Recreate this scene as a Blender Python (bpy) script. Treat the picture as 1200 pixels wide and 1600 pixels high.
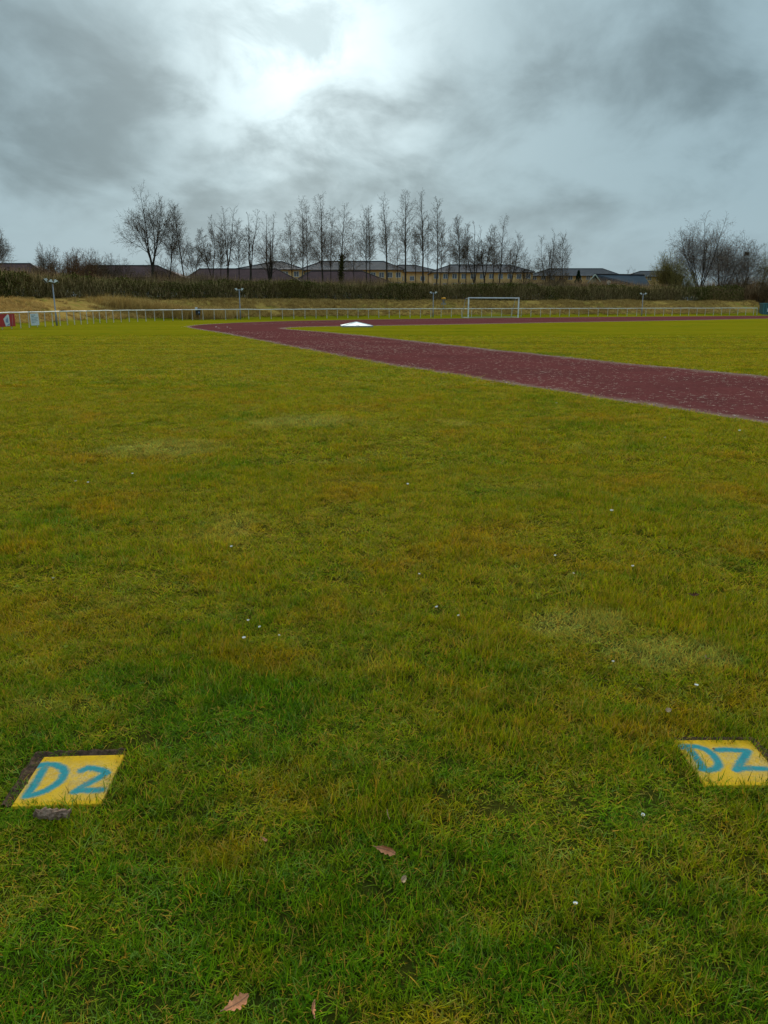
import bpy, bmesh, math, random
import numpy as np
from mathutils import Vector, Matrix

# ------------------------------------------------------------------ camera, sky, sun, exposure
sc = bpy.context.scene
for o in list(bpy.data.objects): bpy.data.objects.remove(o)
EYE, FPX, HOR = 1.65, 1202.0, 324.0          # eye height, focal length in 1200x1600 px, horizon above centre
TH = math.atan(HOR / FPX)
cd = bpy.data.cameras.new('camera'); cam = bpy.data.objects.new('camera', cd); sc.collection.objects.link(cam)
cd.sensor_fit = 'VERTICAL'; cd.sensor_height = 32.0; cd.sensor_width = 24.0; cd.lens = 32.0 * FPX / 1600
cd.clip_start = 0.05; cd.clip_end = 5000
cam.location = (0, 0, EYE); cam.rotation_euler = (math.pi / 2 - TH, 0, 0); sc.camera = cam
SUN_EL, SUN_AZ = math.radians(27), math.radians(-6)     # behind the cloud, a little left of the view
sun_dir = Vector((math.sin(SUN_AZ) * math.cos(SUN_EL), math.cos(SUN_AZ) * math.cos(SUN_EL), math.sin(SUN_EL)))
sd = bpy.data.lights.new('sun', 'SUN'); sd.energy = 1.5; sd.angle = math.radians(22); sd.color = (1, .90, .77)
sun = bpy.data.objects.new('sun', sd); sc.collection.objects.link(sun)
sun.rotation_euler = sun_dir.to_track_quat('Z', 'Y').to_euler()
sc.view_settings.view_transform = 'Standard'; sc.view_settings.look = 'None'
sc.view_settings.exposure = 0.95; sc.view_settings.gamma = 1.0; sc.view_settings.use_curve_mapping = False

class NT:
    """tiny node-tree writer"""
    def __init__(s, tree): s.t = tree; s.n = tree.nodes; s.l = tree.links
    def node(s, typ, **kw):
        n = s.n.new(typ)
        for k, v in kw.items(): setattr(n, k, v)
        return n
    def put(s, sock, v):
        if isinstance(v, bpy.types.NodeSocket): s.l.new(v, sock)
        elif v is not None: sock.default_value = v
    def math(s, op, a, b=None, c=None, clamp=False):
        n = s.node('ShaderNodeMath', operation=op, use_clamp=clamp)
        for i, v in enumerate((a, b, c)): s.put(n.inputs[i], v) if v is not None else None
        return n.outputs[0]
    def vmath(s, op, a, b=None):
        n = s.node('ShaderNodeVectorMath', operation=op)
        s.put(n.inputs[0], a)
        if b is not None: s.put(n.inputs[1], b)
        return n.outputs['Value'] if op in ('DOT_PRODUCT', 'LENGTH') else n.outputs[0]
    def noise(s, vec, scale, detail=4, rough=.5, dist=0.0):
        n = s.node('ShaderNodeTexNoise'); s.put(n.inputs['Vector'], vec)
        n.inputs['Scale'].default_value = scale; n.inputs['Detail'].default_value = detail
        n.inputs['Roughness'].default_value = rough; n.inputs['Distortion'].default_value = dist
        return n.outputs['Fac']
    def ramp(s, fac, lo, hi, clamp=True):
        n = s.node('ShaderNodeMapRange', clamp=clamp); s.put(n.inputs[0], fac)
        n.inputs[1].default_value = lo; n.inputs[2].default_value = hi
        return n.outputs[0]
    def smooth(s, fac, lo, hi, a=0.0, b=1.0):
        n = s.node('ShaderNodeMapRange', interpolation_type='SMOOTHSTEP'); s.put(n.inputs[0], fac)
        n.inputs[1].default_value = lo; n.inputs[2].default_value = hi; n.inputs[3].default_value = a; n.inputs[4].default_value = b
        return n.outputs[0]
    def mix(s, fac, a, b, mode='MIX'):
        n = s.node('ShaderNodeMix', data_type='RGBA', blend_type=mode)
        s.put(n.inputs[0], fac)
        for k, v in ((6, a), (7, b)):
            s.put(n.inputs[k], v if isinstance(v, bpy.types.NodeSocket) else (*v, 1))
        return n.outputs[2]

world = bpy.data.worlds.new('World'); sc.world = world; world.use_nodes = True
def build_sky():
    T = NT(world.node_tree); T.n.clear()
    sky = T.node('ShaderNodeTexSky', sky_type='NISHITA', sun_disc=False, sun_elevation=SUN_EL, sun_rotation=SUN_AZ)
    sky.air_density = 1.2; sky.dust_density = 3.0
    d = T.vmath('NORMALIZE', T.node('ShaderNodeTexCoord').outputs['Generated'])
    sx = T.node('ShaderNodeSeparateXYZ'); T.l.new(d, sx.inputs[0])
    zz = T.math('MAXIMUM', sx.outputs[2], 0.0)
    den = T.math('ADD', zz, 0.38)
    cv = T.node('ShaderNodeCombineXYZ')
    T.put(cv.inputs[0], T.math('DIVIDE', sx.outputs[0], den)); T.put(cv.inputs[1], T.math('MULTIPLY', T.math('DIVIDE', sx.outputs[1], den), .8))
    p = T.vmath('ADD', cv.outputs[0], (SKY_OFF[0], SKY_OFF[1], SKY_OFF[2]))
    big = T.noise(p, 1.55, 5, .50, .25)
    mid = T.noise(T.vmath('ADD', p, (7.3, 1.1, 4)), 4.6, 6, .55, .3)
    n = T.math('ADD', T.math('MULTIPLY', big, .62), T.math('MULTIPLY', mid, .38))
    cover = T.smooth(n, .40, .60)                        # 0 = thin bright cloud, 1 = thick dark cloud
    # light that comes through the cloud round the sun
    g = T.math('MAXIMUM', T.vmath('DOT_PRODUCT', d, GLOW_DIR), 0.0)
    glow = T.math('POWER', g, 110.0); glow2 = T.math('POWER', g, 16.0)
    thick = T.mix(glow2, (.071, .109, .127), (.120, .171, .193))
    thin = T.mix(glow2, (.157, .226, .258), (.212, .292, .324))
    col = T.mix(cover, thin, thick)
    gap = T.math('MULTIPLY', glow, T.math('SUBTRACT', 1.0, T.math('MULTIPLY', T.smooth(n, .42, .58), .92)))
    gap = T.math('MULTIPLY', gap, T.smooth(T.noise(T.vmath('ADD', p, (2.2, 8.8, 1)), 5.2, 6, .6, .4), .34, .60, .30, 1.0))
    col = T.mix(T.math('MINIMUM', T.math('MULTIPLY', gap, .85), 1.0), col, (.54, .66, .70))
    # paler, smoother air low over the horizon; an overcast sky grows brighter overhead, boosted here to light the ground
    low = T.smooth(zz, .0, .16, 1.0, 0.0)
    col = T.mix(T.math('MULTIPLY', low, .72), col, (.196, .262, .292))
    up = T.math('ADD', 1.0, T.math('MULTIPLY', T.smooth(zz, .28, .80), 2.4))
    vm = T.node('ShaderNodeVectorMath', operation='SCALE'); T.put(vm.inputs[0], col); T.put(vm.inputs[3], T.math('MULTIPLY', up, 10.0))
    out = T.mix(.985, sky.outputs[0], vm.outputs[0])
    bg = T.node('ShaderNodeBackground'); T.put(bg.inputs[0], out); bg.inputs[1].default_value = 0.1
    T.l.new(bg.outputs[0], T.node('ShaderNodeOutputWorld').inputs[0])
SKY_OFF = (6.6, 1.9, 8.2)
GLOW_DIR = tuple(Vector((-.085, .96, .265)).normalized())
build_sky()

# ------------------------------------------------------------------ helpers
rng = np.random.default_rng(11); random.seed(11)
COL = sc.collection
def W(px, py, D):
    """world point seen at photo pixel (px,py), D metres ahead of the camera"""
    u, v = px - 600, py - 800
    d = (u, FPX * math.cos(TH) - v * math.sin(TH), -(FPX * math.sin(TH) + v * math.cos(TH)))
    t = D / d[1]
    return Vector((d[0] * t, D, EYE + d[2] * t))
def G(px, py, z=0.0):
    u, v = px - 600, py - 800
    k = (EYE - z) / (FPX * math.sin(TH) + v * math.cos(TH))
    return Vector((u * k, (FPX * math.cos(TH) - v * math.sin(TH)) * k, z))
def tag(o, label=None, cat=None, group=None, kind=None):
    if label: o['label'] = label
    if cat: o['category'] = cat
    if group: o['group'] = group
    if kind: o['kind'] = kind
    return o
def empty(name, loc=(0, 0, 0), rz=0.0):
    o = bpy.data.objects.new(name, None); COL.objects.link(o); o.location = loc; o.rotation_euler = (0, 0, rz)
    o.empty_display_size = .2
    return o
class MB:
    """collects shapes, builds ONE mesh object"""
    def __init__(s): s.v = []; s.f = []; s.m = []
    def add(s, vs, fs, m=0):
        b = len(s.v); s.v += [tuple(x) for x in vs]; s.f += [tuple(i + b for i in f) for f in fs]; s.m += [m] * len(fs); return s
    def box(s, c, size, rot=None, taper=1.0, m=0):
        hx, hy, hz = (a / 2 for a in size); c = Vector(c); R = rot.to_matrix() if hasattr(rot, 'to_matrix') else rot
        vs = []
        for z, k in ((-hz, 1), (hz, taper)):
            for x, y in ((-hx, -hy), (hx, -hy), (hx, hy), (-hx, hy)):
                q = Vector((x * k, y * k, z)); vs.append(c + (R @ q if R else q))
        return s.add(vs, [(3, 2, 1, 0), (4, 5, 6, 7), (0, 1, 5, 4), (1, 2, 6, 5), (2, 3, 7, 6), (3, 0, 4, 7)], m)
    def tube(s, pts, rad, n=6, cap=True, m=0):
        pts = [Vector(p) for p in pts]; k = len(pts)
        if not hasattr(rad, '__len__'): rad = [rad] * k
        t0 = (pts[1] - pts[0]).normalized(); a = t0.orthogonal().normalized(); vs = []; fs = []
        for i in range(k):
            t = (pts[min(i + 1, k - 1)] - pts[max(i - 1, 0)]).normalized()
            a = (a - t * a.dot(t)).normalized(); b = t.cross(a)
            for j in range(n):
                q = 2 * math.pi * j / n; vs.append(pts[i] + (a * math.cos(q) + b * math.sin(q)) * rad[i])
        for i in range(k - 1):
            for j in range(n): fs.append((i * n + j, i * n + (j + 1) % n, (i + 1) * n + (j + 1) % n, (i + 1) * n + j))
        if cap: fs.append(tuple(range(n - 1, -1, -1))); fs.append(tuple(range((k - 1) * n, k * n)))
        return s.add(vs, fs, m)
    def build(s, name, mat, parent=None, smooth=False):
        me = bpy.data.meshes.new(name); me.from_pydata(s.v, [], s.f)
        mats = mat if isinstance(mat, (list, tuple)) else [mat]
        for q in mats: me.materials.append(q)
        if len(mats) > 1: me.polygons.foreach_set('material_index', s.m)
        if smooth: me.polygons.foreach_set('use_smooth', [True] * len(me.polygons))
        me.update()
        o = bpy.data.objects.new(name, me); COL.objects.link(o)
        if parent: o.parent = parent
        return o
def npmesh(name, verts, faces, mat, parent=None, attrs=None):
    """numpy verts (N,3) and faces (M,k) to one object"""
    me = bpy.data.meshes.new(name); nv, (nf, k) = len(verts), faces.shape
    me.vertices.add(nv); me.vertices.foreach_set('co', np.asarray(verts, np.float32).ravel())
    me.loops.add(nf * k); me.loops.foreach_set('vertex_index', faces.astype(np.int32).ravel())
    me.polygons.add(nf); me.polygons.foreach_set('loop_start', np.arange(0, nf * k, k, dtype=np.int32))
    me.polygons.foreach_set('loop_total', np.full(nf, k, np.int32))
    for an, arr in (attrs or {}).items():
        a = me.attributes.new(an, 'FLOAT', 'POINT'); a.data.foreach_set('value', np.asarray(arr, np.float32))
    me.materials.append(mat); me.update(calc_edges=True); me.validate()
    o = bpy.data.objects.new(name, me); COL.objects.link(o)
    if parent: o.parent = parent
    return o
def vnoise(x, y, scale, seed=0):
    r = np.random.default_rng(seed).random((64, 64)); x = np.asarray(x) * scale; y = np.asarray(y) * scale
    i, j = np.floor(x).astype(int), np.floor(y).astype(int); u, v = x - i, y - j
    u = u * u * (3 - 2 * u); v = v * v * (3 - 2 * v)
    g = lambda a, b: r[a % 64, b % 64]
    return (g(i, j) * (1 - u) + g(i + 1, j) * u) * (1 - v) + (g(i, j + 1) * (1 - u) + g(i + 1, j + 1) * u) * v
def spline(P, step=1.0):
    """Catmull-Rom through P, resampled"""
    P = np.array(P, float); Q = np.vstack([2 * P[0] - P[1], P, 2 * P[-1] - P[-2]]); out = []
    for i in range(1, len(Q) - 2):
        n = max(2, int(np.linalg.norm(Q[i + 1] - Q[i]) / step * 2))
        for t in np.linspace(0, 1, n, endpoint=False):
            out.append(.5 * ((2 * Q[i]) + (-Q[i - 1] + Q[i + 1]) * t + (2 * Q[i - 1] - 5 * Q[i] + 4 * Q[i + 1] - Q[i + 2]) * t * t + (-Q[i - 1] + 3 * Q[i] - 3 * Q[i + 1] + Q[i + 2]) * t ** 3))
    out.append(P[-1]); out = np.array(out)
    s = np.r_[0, np.cumsum(np.linalg.norm(np.diff(out, axis=0), axis=1))]
    q = np.linspace(0, s[-1], int(s[-1] / step) + 1)
    return np.c_[np.interp(q, s, out[:, 0]), np.interp(q, s, out[:, 1])]
def offset_curve(C, d):
    t = np.gradient(C, axis=0); t /= np.linalg.norm(t, axis=1)[:, None]
    return C + np.reshape(d * np.ones(len(C)), (-1, 1)) * np.c_[-t[:, 1], t[:, 0]]
def sdist(C, x, y):
    """signed distance of many points to polyline C (left side positive) and index of nearest point"""
    x = np.ravel(x); y = np.ravel(y); best = np.empty(len(x)); idx = np.empty(len(x), int)
    t = np.gradient(C, axis=0)
    for a in range(0, len(x), 20000):
        dx = x[a:a + 20000, None] - C[None, :, 0]; dy = y[a:a + 20000, None] - C[None, :, 1]
        k = np.argmin(dx * dx + dy * dy, 1); r = np.arange(len(k))
        c = t[k, 0] * dy[r, k] - t[k, 1] * dx[r, k]
        best[a:a + 20000] = np.sign(c) * np.hypot(dx[r, k], dy[r, k]); idx[a:a + 20000] = k
    return best, idx
def in_poly(P, x, y):
    x = np.asarray(x); y = np.asarray(y); c = np.zeros(x.shape, bool); j = len(P) - 1
    for i in range(len(P)):
        xi, yi, xj, yj = P[i][0], P[i][1], P[j][0], P[j][1]
        m = ((yi > y) != (yj > y)) & (x < (xj - xi) * (y - yi) / (yj - yi + 1e-12) + xi); c ^= m; j = i
    return c

# ------------------------------------------------------------------ materials
def new_mat(name):
    m = bpy.data.materials.new(name); m.use_nodes = True; T = NT(m.node_tree)
    return m, T, T.n['Principled BSDF']
def nmat(name, c1, c2=None, scale=3.0, rough=.85, spec=.25, bump=0.0, bscale=None, metal=0.0, detail=5, contrast=(.35, .65)):
    m, T, B = new_mat(name)
    B.inputs['Roughness'].default_value = rough; B.inputs['Specular IOR Level'].default_value = spec; B.inputs['Metallic'].default_value = metal
    pos = T.node('ShaderNodeNewGeometry').outputs['Position']
    c2 = c2 or tuple(c * .75 for c in c1)
    f = T.ramp(T.noise(pos, scale, detail, .6), *contrast)
    T.put(B.inputs['Base Color'], T.mix(f, c1, c2))
    if bump:
        b = T.node('ShaderNodeBump'); b.inputs['Strength'].default_value = bump; b.inputs['Distance'].default_value = .02
        T.put(b.inputs['Height'], T.noise(pos, bscale or scale * 4, 5, .65)); T.l.new(b.outputs[0], B.inputs['Normal'])
    return m
def lawn_group():
    g = bpy.data.node_groups.new('lawn_colour', 'ShaderNodeTree')
    g.interface.new_socket('Color', in_out='OUTPUT', socket_type='NodeSocketColor')
    g.interface.new_socket('Dry', in_out='OUTPUT', socket_type='NodeSocketFloat')
    T = NT(g); out = T.node('NodeGroupOutput'); pos = T.node('ShaderNodeNewGeometry').outputs['Position']
    sep = T.node('ShaderNodeSeparateXYZ'); T.l.new(pos, sep.inputs[0])
    flat = T.node('ShaderNodeCombineXYZ'); T.put(flat.inputs[0], sep.outputs[0]); T.put(flat.inputs[1], sep.outputs[1]); P = flat.outputs[0]
    a = T.noise(P, .28, 3, .5); b = T.noise(T.vmath('ADD', P, (31, 7, 0)), 1.15, 5, .65, .4); c = T.noise(T.vmath('ADD', P, (5, 71, 0)), 4.5, 4, .6)
    green, olive, straw, amber = (.066, .118, .003), (.190, .168, .003), (.33, .245, .045), (.270, .145, .004)
    m1 = T.math('ADD', T.math('MULTIPLY', a, .5), T.math('ADD', T.math('MULTIPLY', b, .35), T.math('MULTIPLY', c, .2)))
    far = T.smooth(sep.outputs[1], 1.5, 6.0, -.052, .045)
    dry = T.smooth(T.math('ADD', m1, far), .42, .57)
    col = T.mix(dry, green, olive)
    col = T.mix(T.math('MULTIPLY', T.smooth(T.noise(T.vmath('ADD', P, (3, 9, 0)), .9, 4, .62), .51, .67), .66), col, amber)
    col = T.mix(T.math('MULTIPLY', T.smooth(T.noise(T.vmath('ADD', P, (17, 3, 0)), .75, 5, .7, .4), .57, .70), .60), col, straw)
    # worn, bleached patches
    for (wx, wy, ax, ay) in ((1.05, 3.80, .34, .26), (1.40, 3.45, .36, .22), (-1.1, 11.2, .9, .7), (-2.6, 9.0, .8, .7)):
        q = T.math('ADD', T.math('POWER', T.math('DIVIDE', T.math('SUBTRACT', sep.outputs[0], wx), ax), 2.0), T.math('POWER', T.math('DIVIDE', T.math('SUBTRACT', sep.outputs[1], wy), ay), 2.0))
        q = T.math('ADD', q, T.math('MULTIPLY', T.math('SUBTRACT', T.noise(P, 5.0, 4, .7), .5), 2.4))
        col = T.mix(T.smooth(q, .10, 1.2, .48, .0), col, (.30, .25, .085))
    # faint mowing marks across the field
    st = T.node('ShaderNodeMapping'); st.inputs['Rotation'].default_value = (0, 0, .14); st.inputs['Scale'].default_value = (.02, .55, 1); T.l.new(P, st.inputs[0])
    stripe = T.smooth(T.noise(st.outputs[0], 1.0, 3, .6), .38, .62)
    fs = T.math('MULTIPLY', T.math('MULTIPLY', stripe, .65), T.smooth(sep.outputs[1], 14, 30))
    col = T.mix(T.math('MULTIPLY', T.math('MULTIPLY', T.math('SUBTRACT', 1.0, stripe), .35), T.smooth(sep.outputs[1], 14, 30)), col, (.120, .104, .004))
    col = T.mix(fs, col, (.235, .185, .008))
    T.l.new(col, out.inputs[0]); T.l.new(dry, out.inputs[1])
    return g
LAWN = lawn_group()
def ground_mat():
    m, T, B = new_mat('lawn_soil'); B.inputs['Roughness'].default_value = 1.0; B.inputs['Specular IOR Level'].default_value = 0.0
    pos = T.node('ShaderNodeNewGeometry').outputs['Position']
    lg = T.node('ShaderNodeGroup', node_tree=LAWN)
    sep = T.node('ShaderNodeSeparateXYZ'); T.l.new(pos, sep.inputs[0])
    fine = T.noise(pos, 9, 6, .75); fine2 = T.noise(pos, 55, 4, .7)
    col = T.mix(T.math('MULTIPLY', T.ramp(fine, .35, .7), .45), lg.outputs[0], (.075, .078, .006))
    col = T.mix(T.math('MULTIPLY', T.ramp(fine2, .45, .75), .4), col, (.050, .044, .006))
    col = T.mix(T.smooth(sep.outputs[1], 5.0, 16.0, .80, .0), col, (.026, .022, .006))  # near soil, also darkened to stand for shade in the gaps between blades
    # dead long grass on the bank
    z = sep.outputs[2]
    bn = T.noise(pos, .35, 5, .65, .4); bn2 = T.noise(pos, 2.2, 5, .7)
    bank = T.mix(T.ramp(bn2, .35, .65), (.38, .225, .060), (.27, .150, .035))
    bank = T.mix(T.smooth(bn, .50, .66), bank, (.20, .165, .028))
    k = T.smooth(T.math('ADD', z, T.math('MULTIPLY', T.math('SUBTRACT', bn, .5), 1.1)), .12, .60)
    col = T.mix(k, col, bank)
    T.put(B.inputs['Base Color'], col)
    b = T.node('ShaderNodeBump'); b.inputs['Strength'].default_value = .8; b.inputs['Distance'].default_value = .05
    T.put(b.inputs['Height'], T.math('ADD', fine, T.math('MULTIPLY', fine2, .4))); T.l.new(b.outputs[0], B.inputs['Normal'])
    return m
def blade_mat(name, mode):
    """grass blades: lawn (takes the lawn's patches) or dry"""
    m, T, B = new_mat(name)
    tint = T.node('ShaderNodeAttribute', attribute_type='INSTANCER', attribute_name='tint').outputs['Fac']
    bt = T.node('ShaderNodeAttribute', attribute_type='GEOMETRY', attribute_name='bt').outputs['Fac']
    if mode == 'lawn':
        lg = T.node('ShaderNodeGroup', node_tree=LAWN)
        base = T.mix(1.0, lg.outputs[0], (1.95, 1.85, 1.0), 'MULTIPLY')
        col = T.mix(T.smooth(bt, .0, .50), T.mix(1.0, base, (.30, .62, .8), 'MULTIPLY'), base)
        col = T.mix(T.math('MULTIPLY', T.smooth(bt, .55, .80), .65), col, T.mix(1.0, base, (1.45, 1.5, 1.6), 'MULTIPLY'))
        lim = T.math('SUBTRACT', .91, T.math('MULTIPLY', lg.outputs[1], .17))
        col = T.mix(T.math('MULTIPLY', T.math('GREATER_THAN', bt, lim), .85), col, T.mix(tint, (.52, .33, .060), (.46, .19, .012)))
        col = T.mix(T.math('MULTIPLY', T.math('GREATER_THAN', tint, .93), .45), col, (.16, .20, .05))
        v = T.math('ADD', .50, T.math('MULTIPLY', tint, .85))
    else:
        base = T.mix(tint, (.52, .32, .095), (.34, .185, .050))
        col = T.mix(T.math('MULTIPLY', bt, .5), base, (.56, .40, .15))
        v = T.math('ADD', .7, T.math('MULTIPLY', bt, .5))
        if mode == 'straw': col = T.mix(tint, (.70, .60, .49), (.44, .34, .26))
    vm = T.node('ShaderNodeVectorMath', operation='SCALE'); T.put(vm.inputs[0], col); T.put(vm.inputs[3], v); col = vm.outputs[0]
    T.n.remove(B)
    df = T.node('ShaderNodeBsdfDiffuse'); T.put(df.inputs[0], col)
    tr = T.node('ShaderNodeBsdfTranslucent'); T.put(tr.inputs[0], col)
    gl = T.node('ShaderNodeBsdfGlossy'); gl.inputs['Roughness'].default_value = .45
    m1 = T.node('ShaderNodeMixShader'); m1.inputs[0].default_value = .32; T.l.new(df.outputs[0], m1.inputs[1]); T.l.new(tr.outputs[0], m1.inputs[2])
    m2 = T.node('ShaderNodeMixShader'); m2.inputs[0].default_value = .004 if mode == 'lawn' else .0; T.l.new(m1.outputs[0], m2.inputs[1]); T.l.new(gl.outputs[0], m2.inputs[2])
    T.l.new(m2.outputs[0], T.n['Material Output'].inputs[0])
    return m
def leafy_mat(name, cols, scale=.5, trans=.15, iscale=1.0):
    """foliage or twigs: colour by clump noise plus a random step per leaf (attribute bt)"""
    m, T, B = new_mat(name); pos = T.node('ShaderNodeNewGeometry').outputs['Position']
    bt = T.node('ShaderNodeAttribute', attribute_type='GEOMETRY', attribute_name='bt').outputs['Fac']
    col = T.mix(T.smooth(T.noise(pos, scale, 4, .6, .3), .40, .60), cols[0], cols[1])
    col = T.mix(T.smooth(bt, .55, 1.0), col, cols[2])
    vm = T.node('ShaderNodeVectorMath', operation='SCALE'); T.put(vm.inputs[0], col); T.put(vm.inputs[3], T.math('ADD', .55, T.math('MULTIPLY', bt, .9)))
    T.put(B.inputs['Base Color'], vm.outputs[0]); B.inputs['Roughness'].default_value = 1.0; B.inputs['Specular IOR Level'].default_value = 0.0
    return m
def track_mat():
    m, T, B = new_mat('cinder_track'); pos = T.node('ShaderNodeNewGeometry').outputs['Position']
    B.inputs['Roughness'].default_value = 1.0; B.inputs['Specular IOR Level'].default_value = 0.0
    n1 = T.noise(pos, .45, 5, .6, .3); n2 = T.noise(pos, 6, 5, .7); n3 = T.noise(pos, 34, 4, .7)
    col = T.mix(T.ramp(n1, .35, .65), (.118, .032, .029), (.084, .025, .023))
    col = T.mix(T.math('MULTIPLY', T.ramp(n2, .40, .72), .55), col, (.160, .048, .046))
    col = T.mix(T.math('MULTIPLY', T.ramp(n3, .5, .75), .6), col, (.045, .018, .020))
    col = T.mix(T.math('MULTIPLY', T.smooth(T.noise(T.vmath('ADD', pos, (9, 2, 0)), 11, 5, .75), .59, .68), .48), col, (.30, .22, .16))
    edge = T.node('ShaderNodeAttribute', attribute_type='GEOMETRY', attribute_name='edge').outputs['Fac']
    wob = T.math('ADD', edge, T.math('MULTIPLY', T.math('SUBTRACT', T.noise(pos, 1.6, 5, .7), .5), .9))
    col = T.mix(T.math('MULTIPLY', T.smooth(wob, .62, 1.0), .55), col, (.23, .165, .12))
    T.put(B.inputs['Base Color'], col)
    b = T.node('ShaderNodeBump'); b.inputs['Strength'].default_value = .6; b.inputs['Distance'].default_value = .01
    T.put(b.inputs['Height'], T.math('ADD', n2, n3)); T.l.new(b.outputs[0], B.inputs['Normal'])
    return m
def slab_mat():
    m, T, B = new_mat('painted_concrete'); pos = T.node('ShaderNodeTexCoord').outputs['Object']
    paint = T.node('ShaderNodeAttribute', attribute_type='GEOMETRY', attribute_name='paint').outputs['Fac']
    thin = T.node('ShaderNodeAttribute', attribute_type='GEOMETRY', attribute_name='thin').outputs['Fac']
    g1 = T.noise(pos, 150, 3, .7); g2 = T.noise(pos, 70, 4, .7); g3 = T.noise(pos, 14, 4, .6)
    yel = T.mix(T.ramp(g3, .35, .65), (.52, .300, .010), (.46, .250, .008))
    bare = T.mix(T.ramp(g1, .35, .65), (.56, .40, .17), (.30, .20, .07))
    t = T.math('MULTIPLY', thin, T.smooth(T.math('ADD', T.math('MULTIPLY', g2, .6), T.math('MULTIPLY', g1, .4)), .36, .58))
    col = T.mix(T.math('MULTIPLY', t, .9), yel, bare)
    col = T.mix(T.math('MULTIPLY', T.math('GREATER_THAN', T.noise(pos, 190, 2, .5), .66), .6), col, (.14, .09, .02))
    sp = T.smooth(T.math('ADD', paint, T.math('MULTIPLY', T.math('SUBTRACT', g1, .5), .8)), .08, .82)
    blue = T.mix(T.ramp(g2, .4, .62), (.001, .155, .190), (.002, .190, .215))
    col = T.mix(T.math('MULTIPLY', sp, .95), col, blue)
    col = T.mix(T.math('MULTIPLY', T.smooth(T.noise(pos, 22, 5, .7), .52, .70), .35), col, (.20, .13, .05))
    T.put(B.inputs['Base Color'], col); B.inputs['Roughness'].default_value = .9; B.inputs['Specular IOR Level'].default_value = .05
    b = T.node('ShaderNodeBump'); b.inputs['Strength'].default_value = .55; b.inputs['Distance'].default_value = .003
    T.put(b.inputs['Height'], T.math('ADD', g1, g2)); T.l.new(b.outputs[0], B.inputs['Normal'])
    return m
M = {}
M['ground'] = ground_mat(); M['blade'] = blade_mat('lawn_blade', 'lawn'); M['dry'] = blade_mat('dry_blade', 'dry'); M['strawbit'] = blade_mat('straw_bit', 'straw')
M['track'] = track_mat(); M['slab'] = slab_mat()
M['soil'] = nmat('bare_soil', (.15, .085, .052), (.060, .034, .022), 60, .95, .1, .9, 150)
M['chalk'] = nmat('faded_line', (.34, .27, .24), (.17, .08, .07), 3, .95, .1)
M['hedge'] = leafy_mat('hedge_leaf', ((.052, .066, .010), (.118, .086, .024), (.165, .138, .042)), .16)
M['hedge_twig'] = leafy_mat('hedge_twig', ((.14, .098, .036), (.16, .102, .042), (.25, .17, .075)), .6)
M['brush'] = leafy_mat('brush_twig', ((.13, .075, .038), (.095, .062, .030), (.18, .115, .06)), .3)
M['twig'] = leafy_mat('twig_bark', ((.100, .068, .046), (.082, .058, .036), (.14, .10, .066)), .2)
M['twig_birch'] = leafy_mat('birch_twig', ((.120, .078, .056), (.098, .064, .042), (.16, .11, .075)), .2)
M['twig_red'] = leafy_mat('red_brown_twig', ((.125, .062, .034), (.090, .052, .026), (.15, .085, .045)), .3)
M['twig_willow'] = leafy_mat('willow_twig', ((.19, .145, .040), (.14, .105, .032), (.24, .19, .06)), .3)
M['bark'] = nmat('bark', (.030, .024, .018), (.052, .042, .032), 2.5, .95, .1)
M['bark_birch'] = nmat('birch_bark', (.16, .14, .12), (.04, .032, .028), 1.2, .9, .1)
M['ivy'] = leafy_mat('ivy_leaf', ((.040, .040, .008), (.055, .042, .012), (.075, .065, .02)), .5)
M['conifer'] = leafy_mat('conifer_needle', ((.010, .024, .012), (.014, .030, .016), (.022, .040, .022)), .8)
M['galv'] = nmat('galvanised_steel', (.42, .42, .44), (.30, .30, .33), 4, .5, .4)
M['rail'] = nmat('pale_rail', (.80, .78, .74), (.68, .65, .61), 2, .6, .3)
M['post'] = nmat('weathered_post', (.60, .56, .50), (.44, .41, .37), 2, .7, .2)
M['pole'] = nmat('dull_steel_pole', (.25, .27, .30), (.19, .20, .23), 4, .6, .3)
M['white'] = nmat('white_paint', (.74, .74, .74), (.60, .60, .60), 1.5, .5, .4)
M['lampwhite'] = nmat('lamp_housing', (.42, .40, .34), (.30, .28, .25), 5, .5, .4)
M['lens'] = nmat('lamp_lens', (.05, .05, .05), (.09, .09, .09), 9, .15, .5)
M['black'] = nmat('black_plastic', (.012, .013, .016), (.022, .024, .028), 9, .5, .4)
M['red'] = nmat('red_banner', (.46, .028, .030), (.36, .022, .026), 2, .6, .3)
M['redlight'] = nmat('pale_red_print', (.50, .16, .17), None, 2, .6, .3)
M['sheet'] = nmat('white_board', (.66, .70, .74), (.58, .62, .66), 2, .5, .3)
M['bluegrey'] = nmat('blue_grey_print', (.19, .25, .40), (.26, .32, .45), 2, .5, .3)
M['print'] = nmat('grey_print', (.20, .26, .33), None, 2, .6, .3)
M['orange'] = nmat('orange_band', (.78, .35, .015), (.68, .28, .012), 4, .5, .3)
M['chain'] = nmat('chain_steel', (.28, .33, .38), (.18, .22, .27), 8, .4, .5, metal=.5)
M['cover'] = nmat('white_cover', (.62, .63, .64), (.50, .51, .52), .9, .6, .3)
M['concrete'] = nmat('grey_concrete', (.24, .24, .22), (.16, .16, .15), 3, .9, .2)
M['teal'] = nmat('teal_paint', (.050, .13, .145), (.035, .09, .105), 2, .6, .3)
M['teal2'] = nmat('pale_teal_paint', (.10, .22, .25), (.08, .17, .19), 2, .6, .3)
M['roof_red'] = nmat('maroon_tile', (.115, .058, .055), (.080, .042, .042), 1.2, .8, .2)
M['roof_grey'] = nmat('grey_tile', (.058, .058, .066), (.040, .041, .048), 1.0, .7, .25)
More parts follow.
